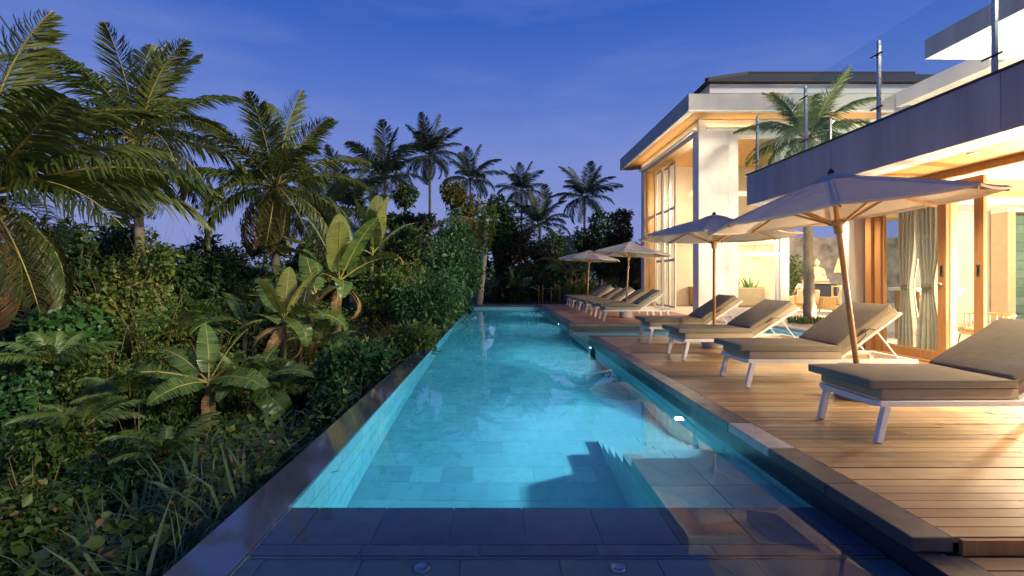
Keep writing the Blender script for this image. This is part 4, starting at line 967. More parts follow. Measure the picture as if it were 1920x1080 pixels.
skin_body('shorts', [(0, 0.12, 0.56), (0.12, 0.05, 0.545), (0.155, -0.26, 0.56), (-0.12, 0.05, 0.545), (-0.155, -0.26, 0.56)], [(0, 1), (1, 2), (0, 3), (3, 4)], [0.17, 0.105, 0.085, 0.105, 0.085], TROU, per)
MB().lathe([(0.105, 0.0), (0.108, 0.03), (0.09, 0.08), (0.05, 0.11), (0.001, 0.12)], 20).build('cap', CAP, per, True, loc=(0, 0.135, 1.225))
MB().add([(-0.08, 0.03, 1.235), (0.08, 0.03, 1.235), (0.06, -0.07, 1.22), (-0.06, -0.07, 1.22), (-0.08, 0.03, 1.245), (0.08, 0.03, 1.245), (0.06, -0.07, 1.23), (-0.06, -0.07, 1.23)],
         [(0, 3, 2, 1), (4, 5, 6, 7), (0, 1, 5, 4), (1, 2, 6, 5), (2, 3, 7, 6), (3, 0, 4, 7)]).build('cap_peak', CAP, per)
MB().lathe([(0.001, -0.02), (0.016, -0.015), (0.012, 0.01), (0.001, 0.03)], 10).build('nose', SKN, per, True, loc=(0, 0.035, 1.17))
for s in (-1, 1):
    MB().lathe([(0.001, -0.01), (0.01, 0.0), (0.001, 0.01)], 8).build('eye', M['black'], per, True, loc=(s * 0.035, 0.055, 1.195))
    MB().lathe([(0.001, -0.03), (0.016, -0.01), (0.018, 0.015), (0.001, 0.03)], 8).build('ear', SKN, per, True, loc=(s * 0.09, 0.14, 1.18))
    h = Vector((s * 0.20, -0.17, 0.68))
    for k in range(4):
        b = h + Vector((s * (-0.03 + 0.02 * k), -0.06, -0.005)); L = (0.06, 0.075, 0.07, 0.055)[k]
        MB().tube([h + Vector((s * (-0.02 + 0.013 * k), -0.01, 0)), b, b + Vector((0, -L * 0.6, -0.01)), b + Vector((0, -L, -0.035))], [0.012, 0.01, 0.009, 0.007], 7).build('finger', SKN, per, True)
    MB().tube([h, h + Vector((-s * 0.045, -0.03, 0.0)), h + Vector((-s * 0.05, -0.07, -0.01))], [0.014, 0.011, 0.008], 7).build('thumb', SKN, per, True)
# wooden gate at the end of the pool
gt = empty('pole_fence', (2.1, 23.2, -0.05)); tag(gt, 'slender pole fence with one rail at the far end of the pool', 'fence')
for x, h_ in ((0.0, 0.95), (0.2, 0.98), (0.62, 0.9), (1.05, 0.92)): MB().tube([(x, 0, 0), (x + 0.01, 0, h_)], 0.02, 8).build('post', M['dead_frond'], gt, True)
MB().tube([(0.2, -0.02, 0.80), (1.05, -0.02, 0.78)], 0.012, 6).build('rail', M['dead_frond'], gt, True)

# ------------------------------------------------------------------ vegetation helpers
RNG = np.random.default_rng(11)
LEAF4 = (np.array([(0, 0, 0), (-0.5, 0.42, 0.10), (0, 1, -0.06), (0.5, 0.42, 0.10)], float), np.array([(0, 3, 2), (0, 2, 1)]))
LEAF6 = (np.array([(0, 0, 0), (-0.42, 0.25, 0.08), (-0.40, 0.62, 0.07), (0, 1, -0.10), (0.40, 0.62, 0.07), (0.42, 0.25, 0.08), (0, 0.45, 0.0)], float),
         np.array([(0, 6, 1), (1, 6, 2), (2, 6, 3), (3, 6, 4), (4, 6, 5), (5, 6, 0)]))
def norm(a): return a / np.maximum(np.linalg.norm(a, axis=-1, keepdims=True), 1e-9)
def leaves(pos, fwd, length, width, rng, tmpl=LEAF4, up=None, roll=0.8):
    """leaf instances as one vertex/face array"""
    n = len(pos); fwd = norm(fwd)
    upv = np.tile(np.array([0, 0, 1.0]), (n, 1)) if up is None else up
    upv = upv + rng.normal(0, roll, (n, 3))
    side = norm(np.cross(fwd, upv)); nrm = np.cross(side, fwd)
    T, Fc = tmpl
    L = np.broadcast_to(np.asarray(length, float), (n,)); W = np.broadcast_to(np.asarray(width, float), (n,))
    V = pos[:, None, :] + side[:, None, :] * (T[None, :, 0:1] * W[:, None, None]) + fwd[:, None, :] * (T[None, :, 1:2] * L[:, None, None]) + nrm[:, None, :] * (T[None, :, 2:3] * L[:, None, None])
    FA = Fc[None] + (np.arange(n) * len(T))[:, None, None]
    return V.reshape(-1, 3), FA.reshape(-1, Fc.shape[1])
def join(parts):
    Vs, Fs, b = [], [], 0
    for V, Fa in parts: Vs.append(V); Fs.append(Fa + b); b += len(V)
    return np.concatenate(Vs), np.concatenate(Fs)
def rand_dir(n, rng): return norm(rng.normal(0, 1, (n, 3)))

def blob_leaves(blobs, n, L, rng, tmpl=LEAF4, droop=0.3, aspect=0.55, shell=0.55, clump=0.0):
    """leaves in the outer part of overlapping lumps; a sub-set of leaf clumps gives the light and dark texture"""
    B = np.array(blobs, float); w = (B[:, 3] * B[:, 4]) ** 1.0; w /= w.sum()
    k = rng.choice(len(B), n, p=w); c = B[k, :3]; r = np.stack([B[k, 3], B[k, 3], B[k, 4]], -1)
    nc = max(8, n // 26)
    cd = rand_dir(nc, rng); cdir = cd[rng.integers(0, nc, n)]
    d = norm(cdir + rng.normal(0, 0.16, (n, 3)) + (0 if clump else 0))
    rr = shell + (1 - shell) * rng.random(n) ** 0.6
    rr *= 0.82 + 0.36 * rng.random(nc)[rng.integers(0, nc, n)] * 0.5 + 0.12 * np.sin(7 * d[:, 0] + 5 * d[:, 2])
    pos = c + d * r * rr[:, None]
    fwd = d * 0.7 + rng.normal(0, 0.55, (n, 3)); fwd[:, 2] -= droop
    Ls = L * rng.uniform(0.6, 1.3, n)
    return leaves(pos, fwd, Ls, Ls * aspect, rng, tmpl)

def twigs(blobs, base, rng, n=7, r0=0.05):
    mb = MB(); base = Vector(base)
    for i in range(n):
        b = blobs[int(rng.integers(0, len(blobs)))]; e = Vector(b[:3]) + Vector(rng.normal(0, 0.35, 3) * b[3])
        m_ = base.lerp(e, 0.5) + Vector(rng.normal(0, 0.12, 3)) * (e - base).length * 0.5
        mb.tube([base, base.lerp(m_, 0.5) + Vector((0, 0, 0.05)), m_, e], [r0, r0 * 0.7, r0 * 0.45, r0 * 0.15], 6)
    return mb

def shrub(name, px, py_top, d, w_px, label, cat, m, n=2600, L=0.085, group=None, drop=0.0, aspect=0.55, tmpl=LEAF4, droop=0.3, lumps=9, seed=None, base_z=None):
    """a bush seen at px with its top at py_top, w_px wide, standing on the ground at depth d"""
    rng = np.random.default_rng(seed if seed is not None else int(px * 7 + py_top * 3 + d * 11))
    top = P(px, py_top, d); gz = float(ground_z(top.x, d)) if base_z is None else base_z
    R = w_px * d / F / 2; H = max(0.3, top.z - gz)
    t = empty(name, (top.x, d, gz)); tag(t, label, cat, group)
    bl = []
    for i in range(lumps):
        a = rng.random() * 2 * math.pi; q = math.sqrt(rng.random()) * R * 0.62; hh = H * (0.22 + 0.6 * rng.random())
        rr = R * rng.uniform(0.32, 0.55); rz = max(0.12, min(H * 0.34, rr * rng.uniform(0.7, 1.2)))
        bl.append((q * math.cos(a), q * math.sin(a) * 0.8, min(hh, H - rz), rr, rz))
    bl.append((0, 0, H - H * 0.25, R * 0.42, H * 0.25)); bl.append((0, 0, H * 0.3, R * 0.8, H * 0.32))
    V, Fa = blob_leaves(bl, n, L, rng, tmpl, droop, aspect)
    # a scatter of larger leaves, and strands of creeper hanging down the front
    V2, F2 = blob_leaves(bl, max(40, n // 9), L * 2.1, rng, LEAF4, 0.6, aspect, 0.8)
    k = max(6, n // 110); B = np.array(bl); c = B[rng.integers(0, len(B), k)]; dd = rand_dir(k, rng); dd[:, 2] = np.abs(dd[:, 2]); dd[:, 1] -= 0.4; dd = norm(dd)
    p0 = c[:, :3] + dd * np.stack([c[:, 3], c[:, 3], c[:, 4]], -1) * 1.02; q = 16
    ln = rng.uniform(0.25, 0.75, k) * min(H, 1.8); u = (np.arange(q) / q)[None, :, None]
    pos = p0[:, None, :] + np.array([0, 0, -1.0]) * (u * ln[:, None, None]) + (dd * np.array([1, 1, 0]))[:, None, :] * (0.12 * np.sin(u * 2.2)) + rng.normal(0, 0.02, (k, q, 3))
    pos = pos.reshape(-1, 3); fw = rng.normal(0, 0.6, pos.shape); fw[:, 2] -= 0.7; Lq = L * rng.uniform(0.7, 1.3, len(pos))
    V3, F3 = leaves(pos, fw, Lq, Lq * aspect, rng, LEAF4)
    Fa3 = Fa if Fa.shape[1] == 3 else None
    V, Fa = join([(V, Fa), (V2, F2), (V3, F3)])
    V[:, 2] = np.maximum(V[:, 2], 0.0)
    obj('foliage', np_mesh('foliage', V, Fa), m, t)
    # bare arching shoots standing out of the mass
    sh = MB()
    for i in range(9):
        a = rng.random() * 6.28; r0 = R * 0.5 * rng.random(); e = Vector((math.cos(a) * (r0 + R * 0.5), math.sin(a) * (r0 + R * 0.5) * 0.8, H * rng.uniform(0.7, 1.12)))
        st = Vector((math.cos(a) * r0 * 0.4, math.sin(a) * r0 * 0.4, H * 0.3)); md = st.lerp(e, 0.6) + Vector((0, 0, H * 0.12))
        sh.tube([st, md, e], [0.008, 0.006, 0.002], 4)
    sh.build('shoot', M['dead_frond'] if rng.random() < 0.5 else M['trunk'], t)
    twigs(bl, (0, 0, 0), rng, 8, 0.02 + 0.01 * R).build('stem', M['trunk_dark'], t)
    return t

def tree(name, px, py_top, d, w_px, label, m, n=4200, L=0.2, crown=0.7, group=None, aspect=0.6, lumps=14):
    rng = np.random.default_rng(int(px * 5 + py_top + d * 13))
    top = P(px, py_top, d); gz = float(ground_z(top.x, d)); H = top.z - gz; R = w_px * d / F / 2
    t = empty(name, (top.x, d, gz)); tag(t, label, 'tree', group)
    bl = []
    for i in range(lumps):
        a = rng.random() * 2 * math.pi; q = math.sqrt(rng.random()) * R * 0.7; u = rng.random()
        rr = R * rng.uniform(0.25, 0.45); bl.append((q * math.cos(a), q * math.sin(a), H * (1 - crown) + (H * crown - rr * 0.9) * u * (1 - 0.4 * (q / R)) , rr, rr * 0.85))
    bl.append((0, 0, H - R * 0.35, R * 0.35, R * 0.35))
    V, Fa = blob_leaves(bl, int(n * 1.5), L, rng, LEAF4, 0.35, aspect, 0.3)
    obj('crown', np_mesh('crown', V, Fa), m, t)
    mb = MB().tube([(0, 0, -0.1), (0.05 * R, 0, H * 0.25), (0, 0.05 * R, H * 0.5), (0.03, 0, H * 0.8)], [0.05 + H * 0.02, 0.04 + H * 0.016, 0.03 + H * 0.012, 0.02], 8)
    mb.build('trunk', M['trunk_dark'], t, True)
    twigs(bl, (0, 0, H * 0.35), rng, 10, 0.02 + H * 0.008).build('limb', M['trunk_dark'], t)
    return t

# ------------------------------------------------------------------ palm fronds: eight shapes, shared by all palms
def frond_mesh(L, droop, twist, seed, nl=88, leaf=0.95, hang=0.5, ragged=0.1, width=0.024):
    """along +X, rising with the object's tilt; droop bends it down; leaflets on both sides; returns leaflets and rib"""
    rng = np.random.default_rng(seed); pts = []; seg = 22
    p = np.array([0.0, 0, 0]); a = 0.0
    for i in range(seg + 1):
        pts.append(p.copy()); u = i / seg; a = -droop * (u ** 1.4)
        p = p + np.array([math.cos(a), math.sin(twist) * 0.06 * u, math.sin(a)]) * (L / seg)
    pts = np.array(pts)
    parts = []
    for s in (-1, 1):
        u = np.sort(rng.uniform(0.13, 1.0, nl)); u = 0.13 + 0.87 * (np.arange(nl) + rng.random(nl) * 0.8) / nl; u = np.minimum(u, 0.999)
        keep = rng.random(nl) > ragged; u = u[keep]; n = len(u)
        f = u * seg; i0 = np.clip(f.astype(int), 0, seg - 1); fr = (f - i0)[:, None]
        base = pts[i0] * (1 - fr) + pts[i0 + 1] * fr; tan = norm(pts[i0 + 1] - pts[i0])
        ll = leaf * L / 3.6 * (np.sin(np.pi * np.clip(u * 0.88 + 0.14, 0, 1)) ** 0.6) * rng.uniform(0.8, 1.12, n) * 1.0
        fw = 0.35 + 0.75 * u
        side = np.zeros((n, 3)); side[:, 1] = s
        d0 = norm(side + tan * fw[:, None] + np.array([0, 0, 0.22])[None] + rng.normal(0, 0.13, (n, 3)))
        hg = hang * rng.uniform(0.35, 1.5, n)
        d1 = norm(d0 + np.array([0, 0, -1.0])[None] * hg[:, None]); d2 = norm(d1 + np.array([0, 0, -1.0])[None] * (hg * 1.4)[:, None])
        p1 = base + d0 * (ll * 0.4)[:, None]; p2 = p1 + d1 * (ll * 0.35)[:, None]; p3 = p2 + d2 * (ll * 0.3)[:, None]
        wv = norm(np.cross(d0, np.array([0, 0, 1.0])[None] + 0.6 * side)) * (width * L / 3.6)
        V = np.stack([base - wv * 0.4, base + wv * 0.4, p1 - wv, p1 + wv, p2 - wv * 0.75, p2 + wv * 0.75, p3, p3 + wv * 0.1], 1).reshape(-1, 3)
        q = np.array([(0, 1, 3, 2), (2, 3, 5, 4), (4, 5, 7, 6)]); Fa = (q[None] + (np.arange(n) * 8)[:, None, None]).reshape(-1, 4)
        parts.append((V, Fa))
    V, Fa = join(parts)
    rib = MB().tube([tuple(x) for x in pts[::2]] + [tuple(pts[-1])], list(np.linspace(0.034, 0.004, len(pts[::2]) + 1) * L / 3.6), 5)
    return V, Fa, rib, pts
def frond_set(tag_, mat_, rib_mat, specs):
    out_ = []
    for i, (dr, hang, seed, rag) in enumerate(specs):
        V, Fa, rib, pts = frond_mesh(3.6, dr, seed * 0.7, seed, hang=hang, ragged=rag)
        me = np_mesh(tag_, V, Fa); me.materials.append(mat_)
        rm_ = rib.mesh('rib', True); rm_.materials.append(rib_mat); out_.append((me, rm_))
    return out_
SPEC = [(0.75, 0.6, 1, 0.08), (1.05, 0.9, 2, 0.12), (1.35, 1.2, 3, 0.15), (1.6, 1.5, 4, 0.2), (1.9, 1.9, 5, 0.28), (0.45, 0.4, 6, 0.06)]
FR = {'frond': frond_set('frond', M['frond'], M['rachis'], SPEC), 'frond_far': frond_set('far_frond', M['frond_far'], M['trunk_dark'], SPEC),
      'frond_villa': frond_set('villa_frond', M['frond_villa'], M['rachis'], SPEC), 'dead_frond': frond_set('dead_frond', M['dead_frond'], M['rachis'], [(1.6, 1.6, 7, 0.25), (1.2, 2.0, 8, 0.35)])}
def put_frond(t, z, az, el, length, kind, idx, sc=1.0, yz=1.0, off=0.0):
    """az: direction round the trunk, el: how steeply the frond leaves the crown"""
    me, rb = FR[kind][idx % len(FR[kind])]
    s = length / 3.6
    e = obj('frond' if kind != 'dead_frond' else 'dead_frond', me, None, t, (0.06 * math.cos(az), 0.06 * math.sin(az), z))
    q = Matrix.Rotation(az, 4, 'Z') @ Matrix.Rotation(-el, 4, 'Y') @ Matrix.Rotation(off, 4, 'X')
    e.rotation_euler = q.to_euler(); e.scale = (s, s * yz, s)
    r = obj('midrib', rb, None, e)
    return e
def palm(px, py, d, L, label, kind='frond', n=18, seed=1, lean=(0, 0), trunk_r=0.14, base_z=None, extra=(), nuts=0, dead=1, name='coconut_palm', spread=(78, -38), fixed=None):
    rng = random.Random(seed); c = P(px, py, d); gz = float(ground_z(c.x + lean[0], d + lean[1])) if base_z is None else base_z
    t = empty(name, (c.x, d, gz)); tag(t, label, 'palm tree'); H = c.z - gz
    pts = []; 
    for i in range(13):
        u = i / 12; pts.append((lean[0] * (1 - u) ** 1.6, lean[1] * (1 - u) ** 1.6, H * u - (0.15 if i == 0 else 0)))
    prof = []; rr = []
    for i in range(12):         # ringed bark
        for q in range(3):
            u = (i + q / 3) / 12; a = Vector(pts[i]).lerp(Vector(pts[i + 1]), q / 3); prof.append(a); rr.append(trunk_r * (1.25 - 0.5 * u + (0.25 * (1 - u) ** 8)) * (1.10 if q == 0 else 0.95))
    prof.append(Vector(pts[-1])); rr.append(trunk_r * 0.8)
    MB().tube(prof, rr, 12).build('trunk', M['trunk'] if kind != 'frond_far' else M['trunk_dark'], t, True)
    if fixed is None:
        for i in range(n):
            u = i / max(1, n - 1); az = i * 2.39996 + rng.uniform(-0.25, 0.25); el = math.radians(spread[0] + (spread[1] - spread[0]) * u + rng.uniform(-6, 6))
            idx = 5 if u < 0.12 else min(4, int(u * 5.0)); 
            put_frond(t, H + 0.05, az, el, L * (0.82 + 0.25 * math.sin(math.pi * min(1, u + 0.25))) * rng.uniform(0.9, 1.08), kind, idx, off=rng.uniform(-0.4, 0.4))
    else:
        for (az, el, ln, idx, kd, off) in fixed: put_frond(t, H + 0.05, math.radians(az), math.radians(el), ln, kd, idx, off=math.radians(off))
    for i in range(dead): put_frond(t, H - 0.1, rng.uniform(3.6, 5.9), math.radians(-35 + rng.uniform(-15, 5)), L * 0.75, 'dead_frond', i)
    if nuts:
        for i in range(nuts):
            a = rng.uniform(0, 6.28); r = 0.2 + rng.uniform(0, 0.08)
            MB().lathe([(0.001, -0.12), (0.07, -0.08), (0.10, 0.0), (0.08, 0.07), (0.001, 0.12)], 10).build('coconut', M['coconut'], t, True, loc=(r * math.cos(a), r * math.sin(a), H - 0.2 - rng.uniform(0, 0.2)))
    return t

# coconut palms on the left, near to far  (az: 0 = right, 90 = away, 180 = left, 270 = towards the pool side camera)
palm(-40, 372, 8.6, 3.4, 'big coconut palm cut by the left edge, fronds arching over the scrub', seed=4, trunk_r=0.17, nuts=6, dead=0, lean=(-0.6, 0.3),
     fixed=[(-25, 80, 3.7, 0, 'frond', 20), (60, 84, 3.6, 5, 'frond', -30), (200, 78, 3.4, 0, 'frond', 0), (140, 62, 3.4, 1, 'frond', 0), (15, 62, 3.2, 1, 'frond', 25),
            (-12, 44, 3.5, 1, 'frond', -35), (40, 46, 3.4, 1, 'frond', 15), (-40, 28, 3.2, 2, 'frond', -15), (8, 24, 4.4, 1, 'frond', -10), (-22, 12, 3.8, 1, 'frond', 10), (2, 56, 3.8, 2, 'frond', 0), (30, 22, 4.0, 2, 'frond', 20),
            (75, 30, 3.3, 2, 'frond', 0), (110, 10, 3.2, 2, 'frond', 0), (160, 20, 3.2, 2, 'frond', 0), (250, 30, 3.0, 2, 'frond', 0),
            (-30, -20, 3.0, 2, 'frond', 10), (20, -30, 2.8, 3, 'frond', 0), (-50, -38, 3.1, 0, 'dead_frond', 0), (5, -52, 2.8, 0, 'dead_frond', 15), (-15, -60, 2.9, 1, 'dead_frond', -20), (60, -45, 2.8, 1, 'dead_frond', 0)])
palm(258, 262, 15.5, 3.7, 'tall coconut palm with yellow nuts, second from the left', seed=9, n=34, nuts=9, trunk_r=0.15, lean=(0.15, 0.1), spread=(86, -72), dead=3)
palm(515, 352, 17.5, 3.7, 'coconut palm with a dry flower sheath standing clear against the sky', seed=21, n=34, nuts=6, trunk_r=0.15, lean=(0.1, 0), spread=(80, -82), dead=3)
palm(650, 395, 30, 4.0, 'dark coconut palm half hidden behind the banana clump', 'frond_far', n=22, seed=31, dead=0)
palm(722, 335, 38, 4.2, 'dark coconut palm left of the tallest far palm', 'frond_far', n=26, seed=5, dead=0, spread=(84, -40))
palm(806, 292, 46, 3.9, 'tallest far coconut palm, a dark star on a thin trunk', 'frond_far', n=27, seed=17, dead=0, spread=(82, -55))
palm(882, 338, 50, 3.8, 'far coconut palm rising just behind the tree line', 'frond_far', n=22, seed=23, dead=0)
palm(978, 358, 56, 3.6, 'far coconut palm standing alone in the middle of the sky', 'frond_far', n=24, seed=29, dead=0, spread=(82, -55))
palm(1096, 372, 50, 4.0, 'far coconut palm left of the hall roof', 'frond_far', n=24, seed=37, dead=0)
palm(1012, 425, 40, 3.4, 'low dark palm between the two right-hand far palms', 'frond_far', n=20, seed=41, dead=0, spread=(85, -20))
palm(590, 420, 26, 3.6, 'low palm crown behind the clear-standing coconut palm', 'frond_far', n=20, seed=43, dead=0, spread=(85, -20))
# villa palm in the courtyard
palm(1513, 262, 13.2, 1.85, 'slender palm in the courtyard with feathery crown behind the balcony glass', 'frond_villa', n=24, seed=51, trunk_r=0.115, base_z=0.0, dead=1, name='courtyard_palm', spread=(70, -35), lean=(0.08, 0))
# bare trunk with a vine top at the end of the pool
bt = empty('vine_topped_trunk', (P(897, 560, 23.4).x, 23.4, -0.3)); tag(bt, 'pale bare palm trunk at the end of the pool with vines round its top', 'tree')
tp = []; rr_ = []
for i in range(25):
    u = i / 24; tp.append((0.42 * u + 0.05 * math.sin(u * 3), 0.1 * u, 4.7 * u)); rr_.append((0.17 - 0.05 * u) * (1.05 if i % 2 else 0.96))
MB().tube(tp, rr_, 12).build('trunk', plain('pale_ringed_bark', (0.46, 0.38, 0.29), 0.8, 0.2, 5, bumpy=0.4), bt, True)
V, Fa = blob_leaves([(0.42, 0.1, 3.8, 0.42, 0.6), (0.45, 0.1, 4.4, 0.55, 0.5), (0.35, 0, 3.1, 0.25, 0.4), (0.5, 0.1, 4.9, 0.4, 0.3)], 1500, 0.15, np.random.default_rng(3))
obj('vine', np_mesh('vine', V, Fa), M['leaf_fine'], bt)
e = put_frond(bt, 4.45, math.radians(176), math.radians(14), 2.6, 'dead_frond', 1)

# ------------------------------------------------------------------ banana plants
def banana_leaf_mesh(L, W, seed, droop, tear=0.3):
    rng = np.random.default_rng(seed); seg = 26; V = []; Fc = []
    p = np.array([0.0, 0, 0]); pts = []; 
    for i in range(seg + 1):
        u = i / seg; a = -droop * u ** 1.6; pts.append(p.copy()); p = p + np.array([math.cos(a), 0, math.sin(a)]) * (L / seg)
    # petiole
    for s in (-1, 1):
        shift = 0.0
        for i in range(seg):
            u0, u1 = i / seg, (i + 1) / seg
            if u0 < 0.12: continue
            w = lambda u: W / 2 * (max(0.0, math.sin(math.pi * min(1, (u - 0.10) / 0.9) ** 0.75)) ** 0.55)
            gap = 0.004
            if rng.random() < tear: gap = rng.uniform(0.008, 0.028) * L / 1.5; shift = rng.uniform(-0.45, 0.12)
            d0, d1 = w(u0), w(u1) 
            b = len(V); A, B = pts[i], pts[i + 1]
            fold = 0.16 + 0.1 * math.sin(u0 * 9 + seed) + shift
            for (q, ww, g) in ((A, d0, gap), (B, d1, -gap)):
                for k in (0.0, 0.5, 1.0):
                    V.append((q[0] + g * k + 0.12 * ww * k, s * ww * k * (1 if True else 1), q[2] + fold * ww * (k - 1.35 * k * k)))
            Fc += [(b, b + 3, b + 4, b + 1), (b + 1, b + 4, b + 5, b + 2)]
    rib = MB().tube([tuple(x) for x in pts], list(np.linspace(0.022, 0.005, seg + 1) * L / 1.5), 6)
    n0 = len(V)
    me = bpy.data.meshes.new('banana_leaf'); me.from_pydata(V, [], Fc); me.polygons.foreach_set('use_smooth', [True] * len(Fc))
    rm_ = rib.mesh('midrib', True); rm_.materials.append(M['rachis']); return me, rm_
BL = {}
for nm, mt_, sp in (('green', 'banana', ((0.40, 0.22), (0.95, 0.45), (1.5, 0.6), (2.1, 0.6))), ('pale', 'banana_pale', ((0.35, 0.15), (0.8, 0.3))), ('dead', 'banana_dead', ((1.9, 0.8), (2.4, 0.7)))):
    BL[nm] = []
    for i, (dr, te) in enumerate(sp):
        me, rb = banana_leaf_mesh(1.5, 0.54 if nm != 'dead' else 0.34, 5 + i * 3 + len(nm), dr, te); me.materials.append(M[mt_]); BL[nm].append((me, rb))
def banana(px, py_base, d, label, fixed, stem_h=0.9, stem_r=0.07, lean=(0.05, 0), name='banana_plant'):
    b = P(px, py_base, d); gz = float(ground_z(b.x, d)); z0 = min(gz, b.z)
    t = empty(name, (b.x, d, z0)); tag(t, label, 'banana plant'); H = b.z - z0 + stem_h
    MB().tube([(0, 0, -0.1), (lean[0] * 0.3, 0, H * 0.4), (lean[0], lean[1], H)], [stem_r * 1.25, stem_r, stem_r * 0.6], 12).build('stem', M['banana_stem'], t, True)
    for (az, el, ln, nm, idx) in fixed:
        me, rb = BL[nm][idx % len(BL[nm])]; s = ln / 1.5
        e = obj('dead_leaf' if nm == 'dead' else 'leaf', me, None, t, (lean[0], lean[1], H - (0.15 if nm == 'dead' else 0.03)))
        q = Matrix.Rotation(math.radians(az), 4, 'Z') @ Matrix.Rotation(-math.radians(el), 4, 'Y') @ Matrix.Rotation(math.radians((az * 7 + ln * 137) % 90 - 45), 4, 'X')
        e.rotation_euler = q.to_euler(); e.scale = (s, s, s); obj('midrib', rb, None, e)
    return t
banana(632, 610, 12.0, 'largest banana plant with upright bright leaves and brown skirts',
       [(100, 80, 1.9, 'pale', 0), (200, 72, 1.9, 'green', 0), (-20, 62, 2.0, 'green', 0), (-75, 66, 1.7, 'pale', 0), (165, 45, 1.9, 'green', 1), (20, 40, 1.7, 'green', 1), (190, 20, 1.8, 'green', 1),
        (-110, 25, 1.5, 'green', 2), (-60, 10, 1.3, 'green', 2), (170, -5, 1.4, 'dead', 0), (-10, -15, 1.3, 'dead', 1), (220, -20, 1.2, 'dead', 0), (-80, -35, 1.1, 'dead', 1), (60, -20, 1.1, 'dead', 0)], 1.15, 0.10)
banana(695, 520, 15.5, 'banana plant with tall yellow-green leaves behind the largest one',
       [(60, 84, 2.1, 'pale', 0), (-30, 78, 2.0, 'pale', 0), (180, 80, 1.9, 'green', 0), (10, 52, 1.9, 'pale', 1), (150, 58, 1.8, 'green', 1), (-70, 60, 1.7, 'green', 0), (0, 20, 1.4, 'dead', 0), (200, 25, 1.6, 'green', 2)], 0.8, 0.09)
banana(528, 668, 9.2, 'young banana plant with a curled centre leaf and ragged yellow leaves',
       [(90, 80, 1.1, 'pale', 0), (20, 66, 1.15, 'pale', 0), (170, 62, 1.2, 'green', 1), (-95, 55, 1.1, 'pale', 0), (150, 35, 1.3, 'green', 1), (-10, 30, 1.2, 'green', 2), (-40, 10, 1.1, 'green', 3), (200, 5, 1.2, 'green', 2), (-80, -20, 0.9, 'dead', 0), (10, -30, 0.9, 'dead', 1), (-130, -10, 0.9, 'dead', 0)], 0.75, 0.07)
banana(385, 770, 7.0, 'low banana plant with broad leaves fanned over the ferns',
       [(120, 72, 0.95, 'green', 0), (60, 60, 0.95, 'green', 0), (175, 45, 1.1, 'green', 1), (0, 42, 1.0, 'green', 1), (-150, 25, 1.35, 'green', 1), (-25, 22, 1.15, 'green', 2), (-95, 15, 0.95, 'green', 2), (185, 12, 1.1, 'pale', 1), (-60, -15, 0.8, 'dead', 0)], 0.45, 0.06)
banana(470, 790, 7.4, 'banana sucker with one long hanging leaf near the pool edge', [(80, 60, 0.9, 'green', 1), (-15, 40, 1.2, 'green', 2), (-50, 10, 1.15, 'green', 3), (190, 50, 0.9, 'dead', 0), (-100, 30, 0.9, 'green', 2), (30, 20, 1.0, 'green', 3)], 0.55, 0.05)
banana(590, 600, 13.5, 'middle-sized banana plant left of the largest one', [(150, 70, 1.6, 'green', 0), (200, 50, 1.7, 'green', 1), (110, 60, 1.5, 'green', 0), (-150, 40, 1.6, 'green', 1), (-100, 20, 1.4, 'green', 2), (170, 15, 1.5, 'green', 2), (-60, -10, 1.2, 'dead', 0), (230, -20, 1.2, 'dead', 1)], 0.7, 0.08)
banana(560, 640, 11.0, 'banana plant with brown hanging leaves between the two tallest', [(80, 72, 1.3, 'pale', 0), (-30, 50, 1.4, 'green', 1), (-70, 30, 1.3, 'green', 2), (-5, 15, 1.4, 'green', 3), (180, 40, 1.3, 'green', 1), (-100, -10, 1.1, 'dead', 0), (-40, -25, 1.1, 'dead', 1), (-150, -15, 1.1, 'dead', 0)], 0.6, 0.07)
banana(455, 640, 9.6, 'low banana plant with broad grey-green leaves behind the scrub', [(140, 55, 1.2, 'green', 1), (190, 35, 1.3, 'green', 1), (60, 60, 1.1, 'green', 0), (-30, 35, 1.2, 'green', 2), (-120, 25, 1.2, 'green', 2)], 0.35, 0.06)
banana(1070, 560, 27.0, 'distant banana plant behind the gate with arching leaves', [(100, 78, 2.4, 'green', 0), (190, 45, 2.6, 'green', 2), (170, 30, 2.5, 'green', 3), (10, 50, 2.2, 'green', 1), (-10, 25, 2.3, 'green', 2), (-80, 45, 2.0, 'green', 1), (-140, 35, 2.2, 'green', 2)], 1.5, 0.12)
banana(965, 568, 25.5, 'distant young banana plant beside the end of the pool', [(110, 76, 1.6, 'green', 0), (160, 50, 1.5, 'green', 1), (20, 55, 1.5, 'pale', 1), (-20, 40, 1.4, 'green', 2), (-110, 55, 1.3, 'green', 0)], 0.5, 0.08)

# ------------------------------------------------------------------ shrubs and vine mounds
S = shrub
S('vine_mound', 215, 470, 10.5, 190, 'tall yellow-green vine mound left of the second palm trunk', 'shrub', M['leaf_vine'], 5200, 0.10, lumps=16, tmpl=LEAF6, aspect=0.8)
S('vine_mound', 150, 560, 9.0, 170, 'dark vine mound below the dry hanging fronds', 'shrub', M['leaf_green'], 4000, 0.10, lumps=12, tmpl=LEAF6, aspect=0.8)
S('feathery_bush', 345, 545, 9.5, 130, 'round feathery bush right of the second palm trunk', 'shrub', M['leaf_fine'], 5200, 0.10, aspect=0.16, lumps=10)
S('scrub_bush', 285, 570, 8.5, 150, 'dry twiggy bush in front of the second palm trunk', 'shrub', M['leaf_vine'], 4200, 0.075, aspect=0.4, lumps=12)
S('vine_mound', 40, 640, 7.5, 190, 'leafy mound at the left edge under the hanging fronds', 'shrub', M['leaf_green'], 4200, 0.085, lumps=10, tmpl=LEAF6, aspect=0.8)
